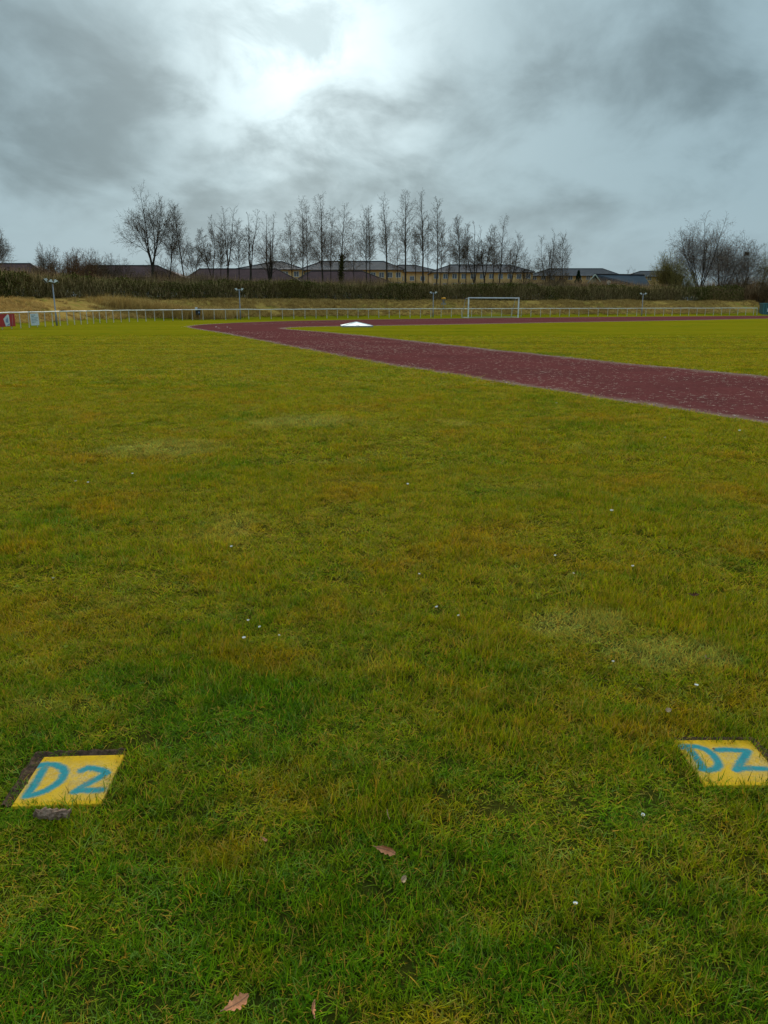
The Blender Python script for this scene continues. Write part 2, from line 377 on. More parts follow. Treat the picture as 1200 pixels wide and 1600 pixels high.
M['roof_slate'] = nmat('slate_roof', (.040, .050, .066), (.030, .036, .048), 1.0, .6, .3)
M['fascia'] = nmat('dark_fascia', (.022, .018, .017), (.035, .03, .028), 2, .7, .2)
M['yellow_brick'] = nmat('yellow_brick', (.50, .335, .150), (.40, .255, .11), 1.8, .9, .15)
M['tan_brick'] = nmat('tan_brick', (.26, .165, .085), (.19, .115, .065), 1.8, .9, .15)
M['gable'] = nmat('pale_green_boarding', (.20, .23, .19), (.15, .18, .15), 2, .8, .2)
M['trim'] = nmat('pale_green_trim', (.36, .42, .36), None, 2, .7, .2)
M['frame'] = nmat('window_frame', (.52, .52, .50), None, 2, .6, .3)
M['pane'] = nmat('window_pane', (.055, .065, .085), (.12, .14, .18), .6, .08, .6)
M['leaf'] = nmat('dead_leaf', (.68, .27, .13), (.54, .195, .09), 45, .85, .05, .5, 160)
M['leaf2'] = nmat('pale_dead_leaf', (.55, .36, .21), (.40, .24, .13), 60, .85, .05, .4, 200)
M['leaf3'] = nmat('dark_dead_leaf', (.10, .030, .018), (.06, .02, .014), 60, .85, .05, .4, 200)
M['vein'] = nmat('leaf_vein', (.30, .14, .07), None, 50, .7)
M['petal'] = nmat('daisy_petal', (.86, .82, .76), (.76, .70, .68), 90, .6, .2)
M['disc'] = nmat('daisy_disc', (.60, .38, .02), None, 90, .8, .2)
M['stem'] = nmat('daisy_stem', (.07, .11, .02), None, 90, .7, .2)
M['wood'] = nmat('weathered_bark', (.40, .255, .18), (.19, .11, .075), 50, 1.0, .0, .8, 120)
M['nest'] = nmat('nest_sticks', (.012, .010, .010), (.03, .024, .02), 6, .95, .1)

# ------------------------------------------------------------------ terrain
FENCE = spline([(-26.6, 24), (-26.4, 40), (-26.3, 54), (-26.3, 66), (-25.6, 77), (-21.6, 87.0), (-14.9, 93.3), (-7, 98.6), (0, 103.2), (12.3, 109.4), (28.8, 116.8), (40, 121.0), (51.8, 126.6), (61.6, 131.2)], .5)
FENCE_X = np.vstack([spline([(-27.2, -60), (-26.6, 24)], 2)[:-1], FENCE, spline([(61.6, 131.2), (140, 168), (300, 240)], 2)[1:]])   # goes on past both ends
BANK = 2.2
def height(x, y):
    x = np.asarray(x, float); y = np.asarray(y, float); sh = x.shape
    d, _ = sdist(FENCE_X, x, y); d = d.reshape(sh)
    t = np.clip((d - 1.6) / 7.2, 0, 1); h = BANK * (t * t * (3 - 2 * t) * .55 + t * .45)
    e = np.clip((.484 * y - x) / 3.0, 0, 1); h = h * e * e * (3 - 2 * e)       # the bank ends at the right, where a path comes in
    h = h + np.where(d > 2, (vnoise(x, y, .35, 3) - .5) * .22 * np.clip((d - 2) / 3, 0, 1) * np.clip(e, 0, 1), 0)
    return h
def h1(x, y): return float(height(np.array([x]), np.array([y]))[0])
def build_ground():
    xs = np.unique(np.round(np.r_[np.linspace(-900, -90, 16), np.arange(-90, 110, 1.25), np.linspace(110, 1000, 18)], 3))
    ys = np.unique(np.round(np.r_[np.linspace(-60, 30, 19), np.arange(30, 150, 1.0), np.linspace(150, 1500, 24)], 3))
    X, Y = np.meshgrid(xs, ys); Z = height(X, Y)
    nx, ny = len(xs), len(ys); i, j = np.meshgrid(np.arange(nx - 1), np.arange(ny - 1)); a = (j * nx + i).ravel()
    o = npmesh('ground', np.c_[X.ravel(), Y.ravel(), Z.ravel()], np.c_[a, a + 1, a + nx + 1, a + nx], M['ground'])
    o.data.polygons.foreach_set('use_smooth', [True] * len(o.data.polygons)); tag(o, kind='structure')
build_ground()

# ------------------------------------------------------------------ running track
OUTER = spline([(14.2, -8), (9.6, 2), (5.45, 10.95), (2.7, 16.7), (-.25, 23.0), (-4.55, 33.9), (-9.6, 47.2), (-13.6, 56.5), (-15.6, 63), (-15.3, 69.5), (-13.2, 76.5), (-9.2, 83.5), (0, 92.4), (11.4, 100.0), (26.3, 108.0), (47.5, 117.3), (62, 123.3), (95, 138)], .5)
INNER = spline([(19.5, -2), (9.2, 18.5), (6.0, 25.4), (2.6, 33.9), (-1.7, 45.0), (-5.6, 52.9), (-7.0, 56.0), (-6.9, 59.0), (-4.6, 61.9), (0.6, 64.6), (6.0, 68.0), (18.3, 76.5), (34.2, 87.0), (46.5, 96.5), (95, 128)], .5)
def rough_edge(C, amp, seed):
    r = np.random.default_rng(seed); k = r.normal(0, 1, len(C)); k = np.convolve(k, np.ones(3) / 3, 'same') * amp
    return offset_curve(C, k)
def build_track():
    o_ = rough_edge(OUTER, .09, 1); i_ = rough_edge(INNER, .09, 2); n = 320
    rs = lambda C: np.c_[np.interp(np.linspace(0, 1, n), np.linspace(0, 1, len(C)), C[:, 0]), np.interp(np.linspace(0, 1, n), np.linspace(0, 1, len(C)), C[:, 1])]
    # pair the two edges by straight and bend so that the strips do not skew
    def part(C, brk):
        k = [0] + [int(np.argmin(np.hypot(C[:, 0] - b[0], C[:, 1] - b[1]))) for b in brk] + [len(C) - 1]; out = []
        for a in range(len(k) - 1):
            q = np.linspace(k[a], k[a + 1], 110, endpoint=(a == len(k) - 2)); out.append(np.c_[np.interp(q, np.arange(len(C)), C[:, 0]), np.interp(q, np.arange(len(C)), C[:, 1])])
        return np.vstack(out)
    A = part(o_, [(-9.6, 47.2), (-13.2, 76.5), (26.3, 108.0)]); B = part(i_, [(-5.6, 52.9), (-6.0, 60.6), (18.3, 76.5)]); m = len(A); K = 9
    t = np.array([0, .06, .14, .3, .5, .7, .86, .94, 1.0])
    V = A[:, None, :] * (1 - t)[None, :, None] + B[:, None, :] * t[None, :, None]
    V = np.concatenate([V, np.full((m, K, 1), .004)], 2).reshape(-1, 3)
    E = np.tile(np.array([1, .7, .35, 0, 0, 0, .45, .8, 1.0]), m)
    i, j = np.meshgrid(np.arange(m - 1), np.arange(K - 1)); a = (i * K + j).ravel()
    o = npmesh('running_track', V, np.c_[a, a + 1, a + K + 1, a + K], M['track'], attrs={'edge': E}); tag(o, kind='structure')
    # faded lane lines round the far bend
    for t0, w in ((.30, .09), (.42, .07)):
        C = A * (1 - t0) + B * t0; C = C[150:400]
        D2 = offset_curve(C, -w); mm = len(C)
        V = np.r_[np.c_[C, np.full(mm, .008)], np.c_[D2, np.full(mm, .008)]]; q = np.arange(mm - 1); q = q[(vnoise(q, q * 0, .12, 5) > .42)]
        npmesh('lane_line', V, np.c_[q, q + 1, q + 1 + mm, q + mm], M['chalk'], o)
    return np.vstack([o_, i_[::-1]])
TRACK = build_track()

# ------------------------------------------------------------------ yellow marker slabs let into the turf
def seg_dist(P, A, B):
    A = np.array(A); B = np.array(B); d = B - A; t = np.clip(((P - A) @ d) / (d @ d), 0, 1)
    return np.linalg.norm(P - (A + t[:, None] * d), axis=1)
def uvL(x, y): xl = 350 - (y - 237) * .611; xr = 980 - (y - 218) * .462; return ((x - xl) / (xr - xl), 1 - (y - 228) / 372)
def uvR(x, y): xl = 320 + (y - 362) * .67; xr = 968 + (y - 352) * .935; return ((x - xl) / (xr - xl), 1 - (y - 357) / 455)
STROKES = {'L': ([[(312, 302), (370, 292), (440, 296), (500, 325), (518, 362), (500, 410), (450, 455), (380, 495), (300, 518), (238, 528)], [(372, 300), (335, 370), (290, 450), (240, 525)],
                  [(648, 350), (690, 330), (750, 338), (815, 358), (835, 376)], [(835, 376), (770, 415), (690, 455), (630, 490), (600, 508)], [(600, 508), (660, 496), (730, 502), (800, 500)]], uvL),
           'R': ([[(388, 432), (450, 425), (530, 430), (610, 460), (680, 515), (730, 580), (742, 625), (715, 655), (650, 668), (585, 655)], [(440, 436), (500, 500), (550, 570), (605, 650)],
                  [(712, 467), (790, 462), (880, 470), (985, 480)], [(985, 480), (965, 535), (935, 600), (905, 668)], [(905, 668), (960, 652), (1060, 652), (1170, 657)]], uvR)}
SLABS = [('L', (-1.121, 2.410), .300, math.radians(3), dict(far=.024, left=.026, right=.0, near=.0)),
         ('R', (1.281, 2.520), .296, math.radians(.6), dict(far=.005, left=.0, right=.018, near=.0))]
def slab(key, c, size, rz, gap, label):
    n = 120; top = .010; g = np.linspace(-.5, .5, n); X, Y = np.meshgrid(g, g); P = np.c_[X.ravel() + .5, Y.ravel() + .5]
    strokes, fn = STROKES[key]; d = np.full(len(P), 9.0)
    for s in strokes:
        q = [fn(*p) for p in s]
        for a, b in zip(q[:-1], q[1:]): d = np.minimum(d, seg_dist(P, a, b))
    paint = np.clip((.090 - d) / .078, 0, 1)
    thin = np.clip(1 - np.abs(P[:, 1] - .48) / .42, 0, 1) ** .5 * np.clip(vnoise(P[:, 0], P[:, 1], 3, 8) * 1.2, 0, 1)
    e = np.minimum(np.minimum(P[:, 0], 1 - P[:, 0]), np.minimum(P[:, 1], 1 - P[:, 1]))
    Z = np.where(e < .006, top - .003, top) + (vnoise(P[:, 0], P[:, 1], 7, 4) - .5) * .0012
    V = np.c_[X.ravel() * size, Y.ravel() * size, Z]; i, j = np.meshgrid(np.arange(n - 1), np.arange(n - 1)); a = (j * n + i).ravel(); F = np.c_[a, a + 1, a + n + 1, a + n]
    ring = np.r_[np.arange(n), np.arange(1, n) * n + n - 1, (n - 1) * n + np.arange(n - 2, -1, -1), np.arange(n - 2, 0, -1) * n]
    V2 = V[ring].copy(); V2[:, 2] = -.04; m = len(ring); b = len(V) + np.arange(m); F2 = np.c_[ring, b, np.roll(b, -1), np.roll(ring, -1)]
    o = npmesh('marker_slab', np.r_[V, V2], np.r_[F, F2], M['slab'], attrs={'paint': np.r_[paint, np.zeros(m)], 'thin': np.r_[thin, np.full(m, .6)]})
    o.location = (c[0], c[1], 0); o.rotation_euler = (0, 0, rz)
    tag(o, label, 'slab', 'yellow marker slabs in the turf')
    # bare earth in the gap round the slab, rising to the turf's cut edge
    h = size / 2; x0, x1 = -h - gap['left'], h + gap['right']; y0, y1 = -h - gap['near'] - .01, h + gap['far']
    k = 90; gx = np.linspace(x0 - .035 if gap['left'] else x0 + .004, x1 + .03 if gap['right'] else x1 - .004, k); gy = np.linspace(y0 + .02, y1 + .035, k); X, Y = np.meshgrid(gx, gy); r = np.random.default_rng(5 if key == 'L' else 6)
    out = np.maximum(np.maximum(x0 - X if gap['left'] else -9, X - x1 if gap['right'] else -9), np.maximum(y0 - Y, Y - y1)) + (vnoise(X + 3, Y + 3, 40, 3) - .5) * .016
    Z = .003 + np.clip((out + .012) / .018, 0, 1) * .012 - np.clip((out - .006) / .02, 0, 1) * .022 + (r.random(X.shape) - .5) * .006 + (vnoise(X, Y, 55, 6) - .5) * .006
    i, j = np.meshgrid(np.arange(k - 1), np.arange(k - 1)); a = (j * k + i).ravel()
    s = npmesh('bare_soil', np.c_[X.ravel(), Y.ravel(), Z.ravel()], np.c_[a, a + 1, a + k + 1, a + k], M['soil']); s.location = (c[0], c[1], 0); s.rotation_euler = (0, 0, rz)
    tag(s, 'dark bare earth round the %s yellow slab' % ('left' if key == 'L' else 'right'), 'soil', kind='stuff')
slab(*SLABS[0], 'worn yellow concrete slab sprayed DZ in blue, left of the two')
slab(*SLABS[1], 'yellow concrete slab sprayed DZ in blue with a leaf fragment, at the right edge')

# ------------------------------------------------------------------ grass (geometry nodes over scattered points)
def tuft(name, n, rad, hgt, wid, lean, seed, mat, segs=3):
    r = np.random.default_rng(seed); V = []; F = []; B = []
    for _ in range(n):
        a = r.random() * 6.283; q = rad * math.sqrt(r.random()); p = np.array([q * math.cos(a), q * math.sin(a), -.002])
        d = r.random() * 6.283; L = hgt * (.45 + .75 * r.random()); w = wid * (.6 + .7 * r.random()); tilt = lean * (.25 + r.random()); bend = r.random() * 1.1
        side = np.array([-math.sin(d + r.normal(0, .5)), math.cos(d), 0]); side /= np.linalg.norm(side); b = len(V); k = r.random()
        for s in range(segs + 1):
            ww = w * (1 - (s / segs) ** 1.6) * .5
            if s == segs: V.append(p.copy()); B.append(k)
            else: V.append(p - side * ww); V.append(p + side * ww); B += [k, k]
            t = tilt + bend * s / segs; p = p + np.array([math.cos(d) * math.sin(t), math.sin(d) * math.sin(t), max(math.cos(t), -.15)]) * L / segs
        for s in range(segs):
            i = b + 2 * s
            F.append((i, i + 1, i + 3, i + 2) if s < segs - 1 else (i, i + 1, i + 2))
    me = bpy.data.meshes.new(name); me.from_pydata([tuple(v) for v in V], [], F); a = me.attributes.new('bt', 'FLOAT', 'POINT'); a.data.foreach_set('value', B)
    me.materials.append(mat); me.update(); return bpy.data.objects.new(name, me)
def scatter(name, templates, pts, rot, scl, tint, mat, weights=None):
    c = bpy.data.collections.new(name + '_tufts')
    for t in templates: c.objects.link(t)
    me = bpy.data.meshes.new(name); n = len(pts); me.vertices.add(n); me.vertices.foreach_set('co', np.asarray(pts, np.float32).ravel())
    for an, ty, arr in (('rot', 'FLOAT_VECTOR', rot), ('scl', 'FLOAT_VECTOR', scl), ('tint', 'FLOAT', tint), ('idx', 'INT', rng.integers(0, len(templates), n) if weights is None else rng.choice(len(templates), n, p=weights))):
        a = me.attributes.new(an, ty, 'POINT'); a.data.foreach_set('vector' if ty == 'FLOAT_VECTOR' else 'value', np.asarray(arr, np.int32 if ty == 'INT' else np.float32).ravel())
    me.materials.append(mat)
    o = bpy.data.objects.new(name, me); COL.objects.link(o)
    g = bpy.data.node_groups.new(name + '_scatter', 'GeometryNodeTree'); g.is_modifier = True
    g.interface.new_socket('Geometry', in_out='INPUT', socket_type='NodeSocketGeometry'); g.interface.new_socket('Geometry', in_out='OUTPUT', socket_type='NodeSocketGeometry')
    N = g.nodes; L = g.links; gi = N.new('NodeGroupInput'); go = N.new('NodeGroupOutput'); ip = N.new('GeometryNodeInstanceOnPoints')
    ci = N.new('GeometryNodeCollectionInfo'); ci.inputs['Collection'].default_value = c; ci.inputs['Separate Children'].default_value = True; ci.inputs['Reset Children'].default_value = True
    def named(nm, ty): q = N.new('GeometryNodeInputNamedAttribute'); q.data_type = ty; q.inputs['Name'].default_value = nm; return q.outputs['Attribute']
    L.new(gi.outputs[0], ip.inputs['Points']); L.new(ci.outputs[0], ip.inputs['Instance']); ip.inputs['Pick Instance'].default_value = True
    L.new(named('idx', 'INT'), ip.inputs['Instance Index']); L.new(named('rot', 'FLOAT_VECTOR'), ip.inputs['Rotation']); L.new(named('scl', 'FLOAT_VECTOR'), ip.inputs['Scale'])
    L.new(ip.outputs[0], go.inputs[0])
    md = o.modifiers.new('scatter', 'NODES'); md.node_group = g
    return o
def weed(name, n, seed):
    """flat rosette of small broad leaves"""
    r = np.random.default_rng(seed); V = []; F = []; B = []
    for i in range(n):
        a = 2.4 * i + r.normal(0, .3); L = .014 * r.uniform(.6, 1.2); w = L * .30; z = .012 + .012 * r.random(); c, s_ = math.cos(a), math.sin(a); k = .1 + .3 * r.random(); b = len(V)
        for u, v, h in ((.1, -.25, 0), (.1, .25, 0), (.6, 1, .006), (1.0, 0, .002), (.6, -1, .006)): V.append((c * u * L - s_ * v * w, s_ * u * L + c * v * w, z + h)); B.append(k)
        F.append((b, b + 1, b + 2, b + 3, b + 4))
    me = bpy.data.meshes.new(name); me.from_pydata(V, [], F); q = me.attributes.new('bt', 'FLOAT', 'POINT'); q.data.foreach_set('value', B); me.materials.append(M['blade']); me.update(); return bpy.data.objects.new(name, me)
def lawn():
    tufts = [tuft('grass_tuft', 24, .045, .050, .0037, .80, 100 + i, M['blade']) for i in range(7)] + [tuft('grass_tuft', 20, .06, .060, .0038, 1.1, 200 + i, M['blade']) for i in range(3)] + [weed('weed_rosette', 11, 250)]
    P = []; S = []
    for (a, b, dens, sx, sz) in ((.9, 4.2, 1250, .90, .80), (4.2, 8, 720, 1.2, .85), (8, 16, 270, 1.9, .95), (16, 46, 75, 3.0, 1.05)):
        w = .56 * b + 1.3; n = int(dens * (b - a) * 2 * w); x = rng.uniform(-w, w, n); y = rng.uniform(a, b, n)
        k = (np.abs(x) < .56 * y + 1.3) & (rng.random(n) > np.clip((y - 20) / 25, 0, 1)); x, y = x[k], y[k]
        hgt = sz * (.40 + 1.0 * vnoise(x + 50, y, 2.2, 21)) * (.60 + .85 * vnoise(x, y + 50, 8, 22))
        m = ~in_poly(TRACK, x, y)
        for (key, c, size, rz, gap) in SLABS:
            dx, dy = x - c[0], y - c[1]; u = dx * math.cos(rz) + dy * math.sin(rz); v = -dx * math.sin(rz) + dy * math.cos(rz); h = size / 2
            jit = (vnoise(x, y, 30, 9) - .5) * .034
            m &= ~((u > -h - gap['left'] - (.002 if gap['left'] else -.006) + jit) & (u < h + gap['right'] + (.002 if gap['right'] else -.006) + jit) & (v > -h + .004 + jit) & (v < h + gap['far'] + .002 + jit))
        P.append(np.c_[x, y, np.zeros(len(x))][m]); S.append(np.c_[np.full(len(x), sx), np.full(len(x), sx), hgt][m])
    P = np.vstack(P); S = np.vstack(S) * rng.uniform(.85, 1.15, (len(P), 1)); n = len(P)
    # ragged turf along the edges of the track
    R = np.c_[rng.normal(0, .10, n), rng.normal(0, .10, n), rng.uniform(0, 6.28, n)]
    o = scatter('lawn_grass', tufts, P, R, S, rng.random(n), M['blade'], [.096] * 10 + [.04]); tag(o, 'short patchy lawn grass in the foreground, green and olive', 'grass', kind='stuff')
lawn()
def dry_grass():
    tufts = [tuft('dry_tuft', 30, .22, .42, .030, .7, 300 + i, M['dry']) for i in range(6)]
    n = 26000; k = rng.integers(45, len(FENCE_X) - 60, n); C = offset_curve(FENCE_X, 0)[k]
    t = np.gradient(FENCE_X, axis=0)[k]; t /= np.linalg.norm(t, axis=1)[:, None]; d = rng.uniform(1.2, 10.5, n)
    x = C[:, 0] - t[:, 1] * d + rng.normal(0, .4, n); y = C[:, 1] + t[:, 0] * d + rng.normal(0, .4, n)
    z = height(x, y); m = (y > 35) & (y < 150) & (x < .62 * y + 3) & (x > -.62 * y - 5) & (z > .22) & (vnoise(x, y, .22, 31) + .4 * vnoise(x, y, .9, 32) > .32); x, y, z = x[m], y[m], z[m]; n = len(x)
    s = rng.uniform(.45, 1.25, n) * (.5 + .8 * vnoise(x, y, .18, 33))
    o = scatter('bank_grass', tufts, np.c_[x, y, z - .01], np.c_[rng.normal(0, .15, n), rng.normal(0, .15, n), rng.uniform(0, 6.28, n)], np.c_[s, s, s * .8], rng.random(n), M['dry'])
    tag(o, 'dead tan grass covering the bank below the hedge', 'grass', kind='stuff')
    # tall matted thicket by the bend of the fence
    tall = [tuft('reed_tuft', 34, .45, 1.25, .035, .55, 340 + i, M['dry'], 4) for i in range(5)]
    n = 900; a = rng.normal(0, 1, (n, 2)); x = -25.2 + a[:, 0] * 2.0 + rng.uniform(-2.2, 4.2, n); y = 89.5 + a[:, 1] * .9 + (x + 25) * .62
    d, _ = sdist(FENCE_X, x, y); m = (d > .9) & (d < 7.5); x, y = x[m], y[m]; n = len(x); s = rng.uniform(.6, 1.15, n)
    o = scatter('dry_reeds', tall, np.c_[x, y, height(x, y) - .02], np.c_[rng.normal(0, .2, n), rng.normal(0, .2, n), rng.uniform(0, 6.28, n)], np.c_[s, s, s], rng.random(n), M['dry'])
    tag(o, 'tall matted brown dead grass behind the bend of the fence', 'grass', kind='stuff')
    # pale litter lying on the track and dead turf along its edges
    bits = [tuft('straw_tuft', 8, .03, .034, .006, 1.35, 380 + i, M['strawbit'], 2) for i in range(5)]
    n = 80000; x = rng.uniform(-10, 17, n); y = rng.uniform(7, 50, n); m = in_poly(TRACK, x, y) & (np.abs(x) < .6 * y + 1)
    m &= rng.random(n) < np.clip(.25 + 1.1 * (vnoise(x, y, .5, 41) - .35), .1, 1) * np.clip(30 / np.maximum(y, 1), .5, 1); x, y = x[m], y[m]; s = rng.uniform(.35, 1.15, len(x)) ** 1.4
    e = []
    for Cc, sg in ((OUTER, -1), (INNER, 1)):
        kk = rng.integers(10, len(Cc) - 5, 5200); q = Cc[kk] + rng.normal(0, .16, (5200, 2)) + 0 * sg; q = q[rng.random(5200) < .15 + .7 * vnoise(q[:, 0], q[:, 1], .7, 77)]; q = q[(q[:, 1] > 5) & (q[:, 1] < 75)]; e.append(q)
    e = np.vstack(e); x = np.r_[x, e[:, 0]]; y = np.r_[y, e[:, 1]]; s = np.r_[s, rng.uniform(.6, 1.5, len(e))]; n = len(x)
    o = scatter('straw_litter', bits, np.c_[x, y, np.full(n, .008)], np.c_[np.zeros(n), np.zeros(n), rng.uniform(0, 6.28, n)], np.c_[s * 1.25, s * 1.25, s * .35], rng.random(n), M['strawbit'])
    tag(o, 'pale dead grass scattered over the red track', 'litter', kind='stuff')
dry_grass()

# ------------------------------------------------------------------ hedge and brush behind the bank
def leaf_cloud(pos, size, seed):
    """a bent quad per point, random facing"""
    r = np.random.default_rng(seed); n = len(pos); a = r.normal(0, 1, (n, 3)); a /= np.linalg.norm(a, axis=1)[:, None]
    b = np.cross(a, r.normal(0, 1, (n, 3))); b /= np.linalg.norm(b, axis=1)[:, None]; s = np.asarray(size)[:, None] * .5
    V = np.stack([pos - a * s, pos + b * s * .6, pos + a * s, pos - b * s * .6], 1).reshape(-1, 3)
    return V, np.arange(4 * n).reshape(n, 4), np.repeat(r.random(n), 4)
def strip_cloud(p0, p1, w, seed):
    """thin twigs: a narrow three-sided blade from p0 to p1"""
    r = np.random.default_rng(seed); n = len(p0); d = p1 - p0; s = np.cross(d, r.normal(0, 1, (n, 3))); s /= np.linalg.norm(s, axis=1)[:, None] + 1e-9
    t = np.cross(d, s); t /= np.linalg.norm(t, axis=1)[:, None] + 1e-9; w = np.asarray(w)[:, None]
    V = np.stack([p0 + s * w, p0 - s * w * .5 + t * w * .87, p0 - s * w * .5 - t * w * .87, p1], 1).reshape(-1, 3)
    b = np.arange(n)[:, None] * 4; F = np.concatenate([b + np.array([[0, 1, 3]]), b + np.array([[1, 2, 3]]), b + np.array([[2, 0, 3]])], 0)
    return V, F, np.repeat(r.random(n), 4)
def sliver_cloud(p0, p1, w, seed):
    r = np.random.default_rng(seed); n = len(p0); d = p1 - p0; s = np.cross(d, r.normal(0, 1, (n, 3))); s /= np.linalg.norm(s, axis=1)[:, None] + 1e-9; w = np.asarray(w)[:, None]
    V = np.stack([p0 + s * w, p0 - s * w, p1], 1).reshape(-1, 3)
    return V, np.arange(3 * n).reshape(n, 3), np.repeat(r.random(n), 3)
HSTART = int(np.argmin(np.hypot(FENCE_X[:, 0] + 26.4, FENCE_X[:, 1] - 30)))
HEND = int(np.argmin(np.hypot(FENCE_X[:, 0] - 69.5, FENCE_X[:, 1] - 134.9)))
TAN = np.gradient(FENCE_X, axis=0); TAN /= np.linalg.norm(TAN, axis=1)[:, None]
def along(k, d):
    """point d metres outside the fence line at (fractional) index k"""
    i = np.arange(len(FENCE_X)); x = np.interp(k, i, FENCE_X[:, 0]); y = np.interp(k, i, FENCE_X[:, 1]); tx = np.interp(k, i, TAN[:, 0]); ty = np.interp(k, i, TAN[:, 1])
    return x - ty * d, y + tx * d
def hedge():
    r = np.random.default_rng(71); root = empty('hedge', (0, 112, BANK)); tag(root, 'long dark olive hedge along the top of the bank', 'hedge')
    root.location = (0, 0, 0)
    n = 150000; k = r.uniform(HSTART, HEND, n); q = r.random(n)
    d = np.where(q < .62, 9.9 + np.abs(r.normal(0, .35, n)), r.uniform(9.9, 12.4, n))
    v = np.where(q < .62, r.random(n), np.where(q < .86, 1 - np.abs(r.normal(0, .07, n)), r.random(n)))
    d = d + (vnoise(k, k * 0, .11, 51) - .5) * .9 + (v - .5) * .25
    x, y = along(k, d); z0 = height(x, y)
    top = 4.45 + (vnoise(k, k * 0, .13, 52) - .5) * .75 + (vnoise(k, d, .6, 53) - .5) * .6 + r.exponential(.10, n) - .1 + np.clip((HSTART + 70 - k) / 70, 0, 1) * .15
    z = z0 * 1.0 + v * np.maximum(top - z0, .3)
    V, F, B = leaf_cloud(np.c_[x, y, z], r.uniform(.10, .24, n), 72); npmesh('foliage', V, F, M['hedge'], root, {'bt': B})
    n = 36000; k = r.uniform(HSTART, HEND, n); d = 9.6 + np.abs(r.normal(0, .8, n)); x, y = along(k, d); z0 = height(x, y)
    a = np.c_[x, y, z0 + r.random(n) ** 1.3 * 2.0]; L = r.uniform(.4, 1.0, n)
    b = a + np.c_[r.normal(0, .22, n), r.normal(0, .22, n), np.ones(n)] * L[:, None]
    V, F, B = strip_cloud(a, b, r.uniform(.012, .028, n), 73); npmesh('twigs', V, F, M['hedge_twig'], root, {'bt': B})
    # undergrowth: a haze of bare twigs over and behind the hedge
    n = 52000; k = r.uniform(HSTART, HEND + 3, n); d = 11.0 + r.random(n) ** 1.2 * 4.5; x, y = along(k, d); z0 = height(x, y)
    amp = .72 + 1.1 * vnoise(k, k * 0, .06, 54) + np.clip((HSTART + 95 - k) / 60, 0, .35)
    a = np.c_[x, y, z0 + r.uniform(.9, 2.0, n)]; L = r.uniform(.35, 1.5, n) * amp
    b = a + np.c_[r.normal(0, .3, n), r.normal(0, .3, n), np.ones(n)] * L[:, None]
    V, F, B = strip_cloud(a, b, r.uniform(.014, .028, n), 74); o = npmesh('undergrowth', V, F, M['brush'], None, {'bt': B}); tag(o, 'brown bare undergrowth showing above the hedge', 'undergrowth', kind='stuff')
hedge()

# ------------------------------------------------------------------ bare trees
class Tree:
    def __init__(s, seed): s.r = np.random.default_rng(seed); s.limb = MB(); s.a = []; s.b = []; s.w = []; s.tips = []
    def vec(s, d, ang, az):
        d = d / np.linalg.norm(d); o = np.cross(d, (0, 0, 1.)) if abs(d[2]) < .95 else np.cross(d, (1., 0, 0)); o /= np.linalg.norm(o); p = np.cross(d, o)
        return d * math.cos(ang) + (o * math.cos(az) + p * math.sin(az)) * math.sin(ang)
    def grow(s, p, d, L, r0, lev, st):
        r = s.r; n = st['seg'][lev]; pts = [p]; rad = [r0]; d = np.array(d, float); d /= np.linalg.norm(d); r1 = max(r0 * st['thin'][lev], st['rmin'])
        trop = st['trop'][lev]; dirs = [d]
        for i in range(n):
            if lev == 0 and st.get('target') is not None: g_ = st['target'] - p; d = d * .72 + .28 * g_ / (np.linalg.norm(g_) + 1e-6)
            d = d + r.normal(0, st['wob'][lev], 3) + np.array([0, 0, trop]) * (1 if lev < 3 else (i + 1) / n); d /= np.linalg.norm(d)
            p = p + d * L / n; pts.append(p); rad.append(r0 + (r1 - r0) * (i + 1) / n); dirs.append(d)
        if lev <= 1: s.limb.tube(pts, rad, 6 if lev == 0 else 4, False)
        else:
            for i in range(n): s.a.append(pts[i]); s.b.append(pts[i + 1] + (pts[i + 1] - pts[i]) * .05); s.w.append(rad[i])
        if lev >= st['depth']: s.tips.append(pts[-1]); return
        k = st['kids'][lev]; k = k * (1 if lev == 0 else min(1.25, max(.38, L / (st['len0'] * (.75 if lev == 1 else .40))))); k = max(1, int(round(k * r.uniform(.8, 1.2)))); f0 = st['from'][lev]; az = r.random() * 6.28
        for c in range(k):
            t = f0 + (1 - f0) * (c + r.random()) / k; t = min(t, .985); i = min(int(t * n), n - 1); u = t * n - i
            q = pts[i] + (pts[i + 1] - pts[i]) * u; az += 2.4 + r.normal(0, .5)
            ang = math.radians(st['ang'][lev] * r.uniform(.7, 1.3)); prof = st['prof'](t) if lev == 0 else (1.1 - .6 * t)
            ll = (st['len0'] if lev == 0 else L * st['ratio'][lev]) * prof * r.uniform(.65, 1.25); rr = max((rad[i] * (1 - u) + rad[i + 1] * u) * st['rk'][lev], st['rmin'])
            s.grow(q, s.vec(dirs[i], ang, az), ll, rr, lev + 1, st)
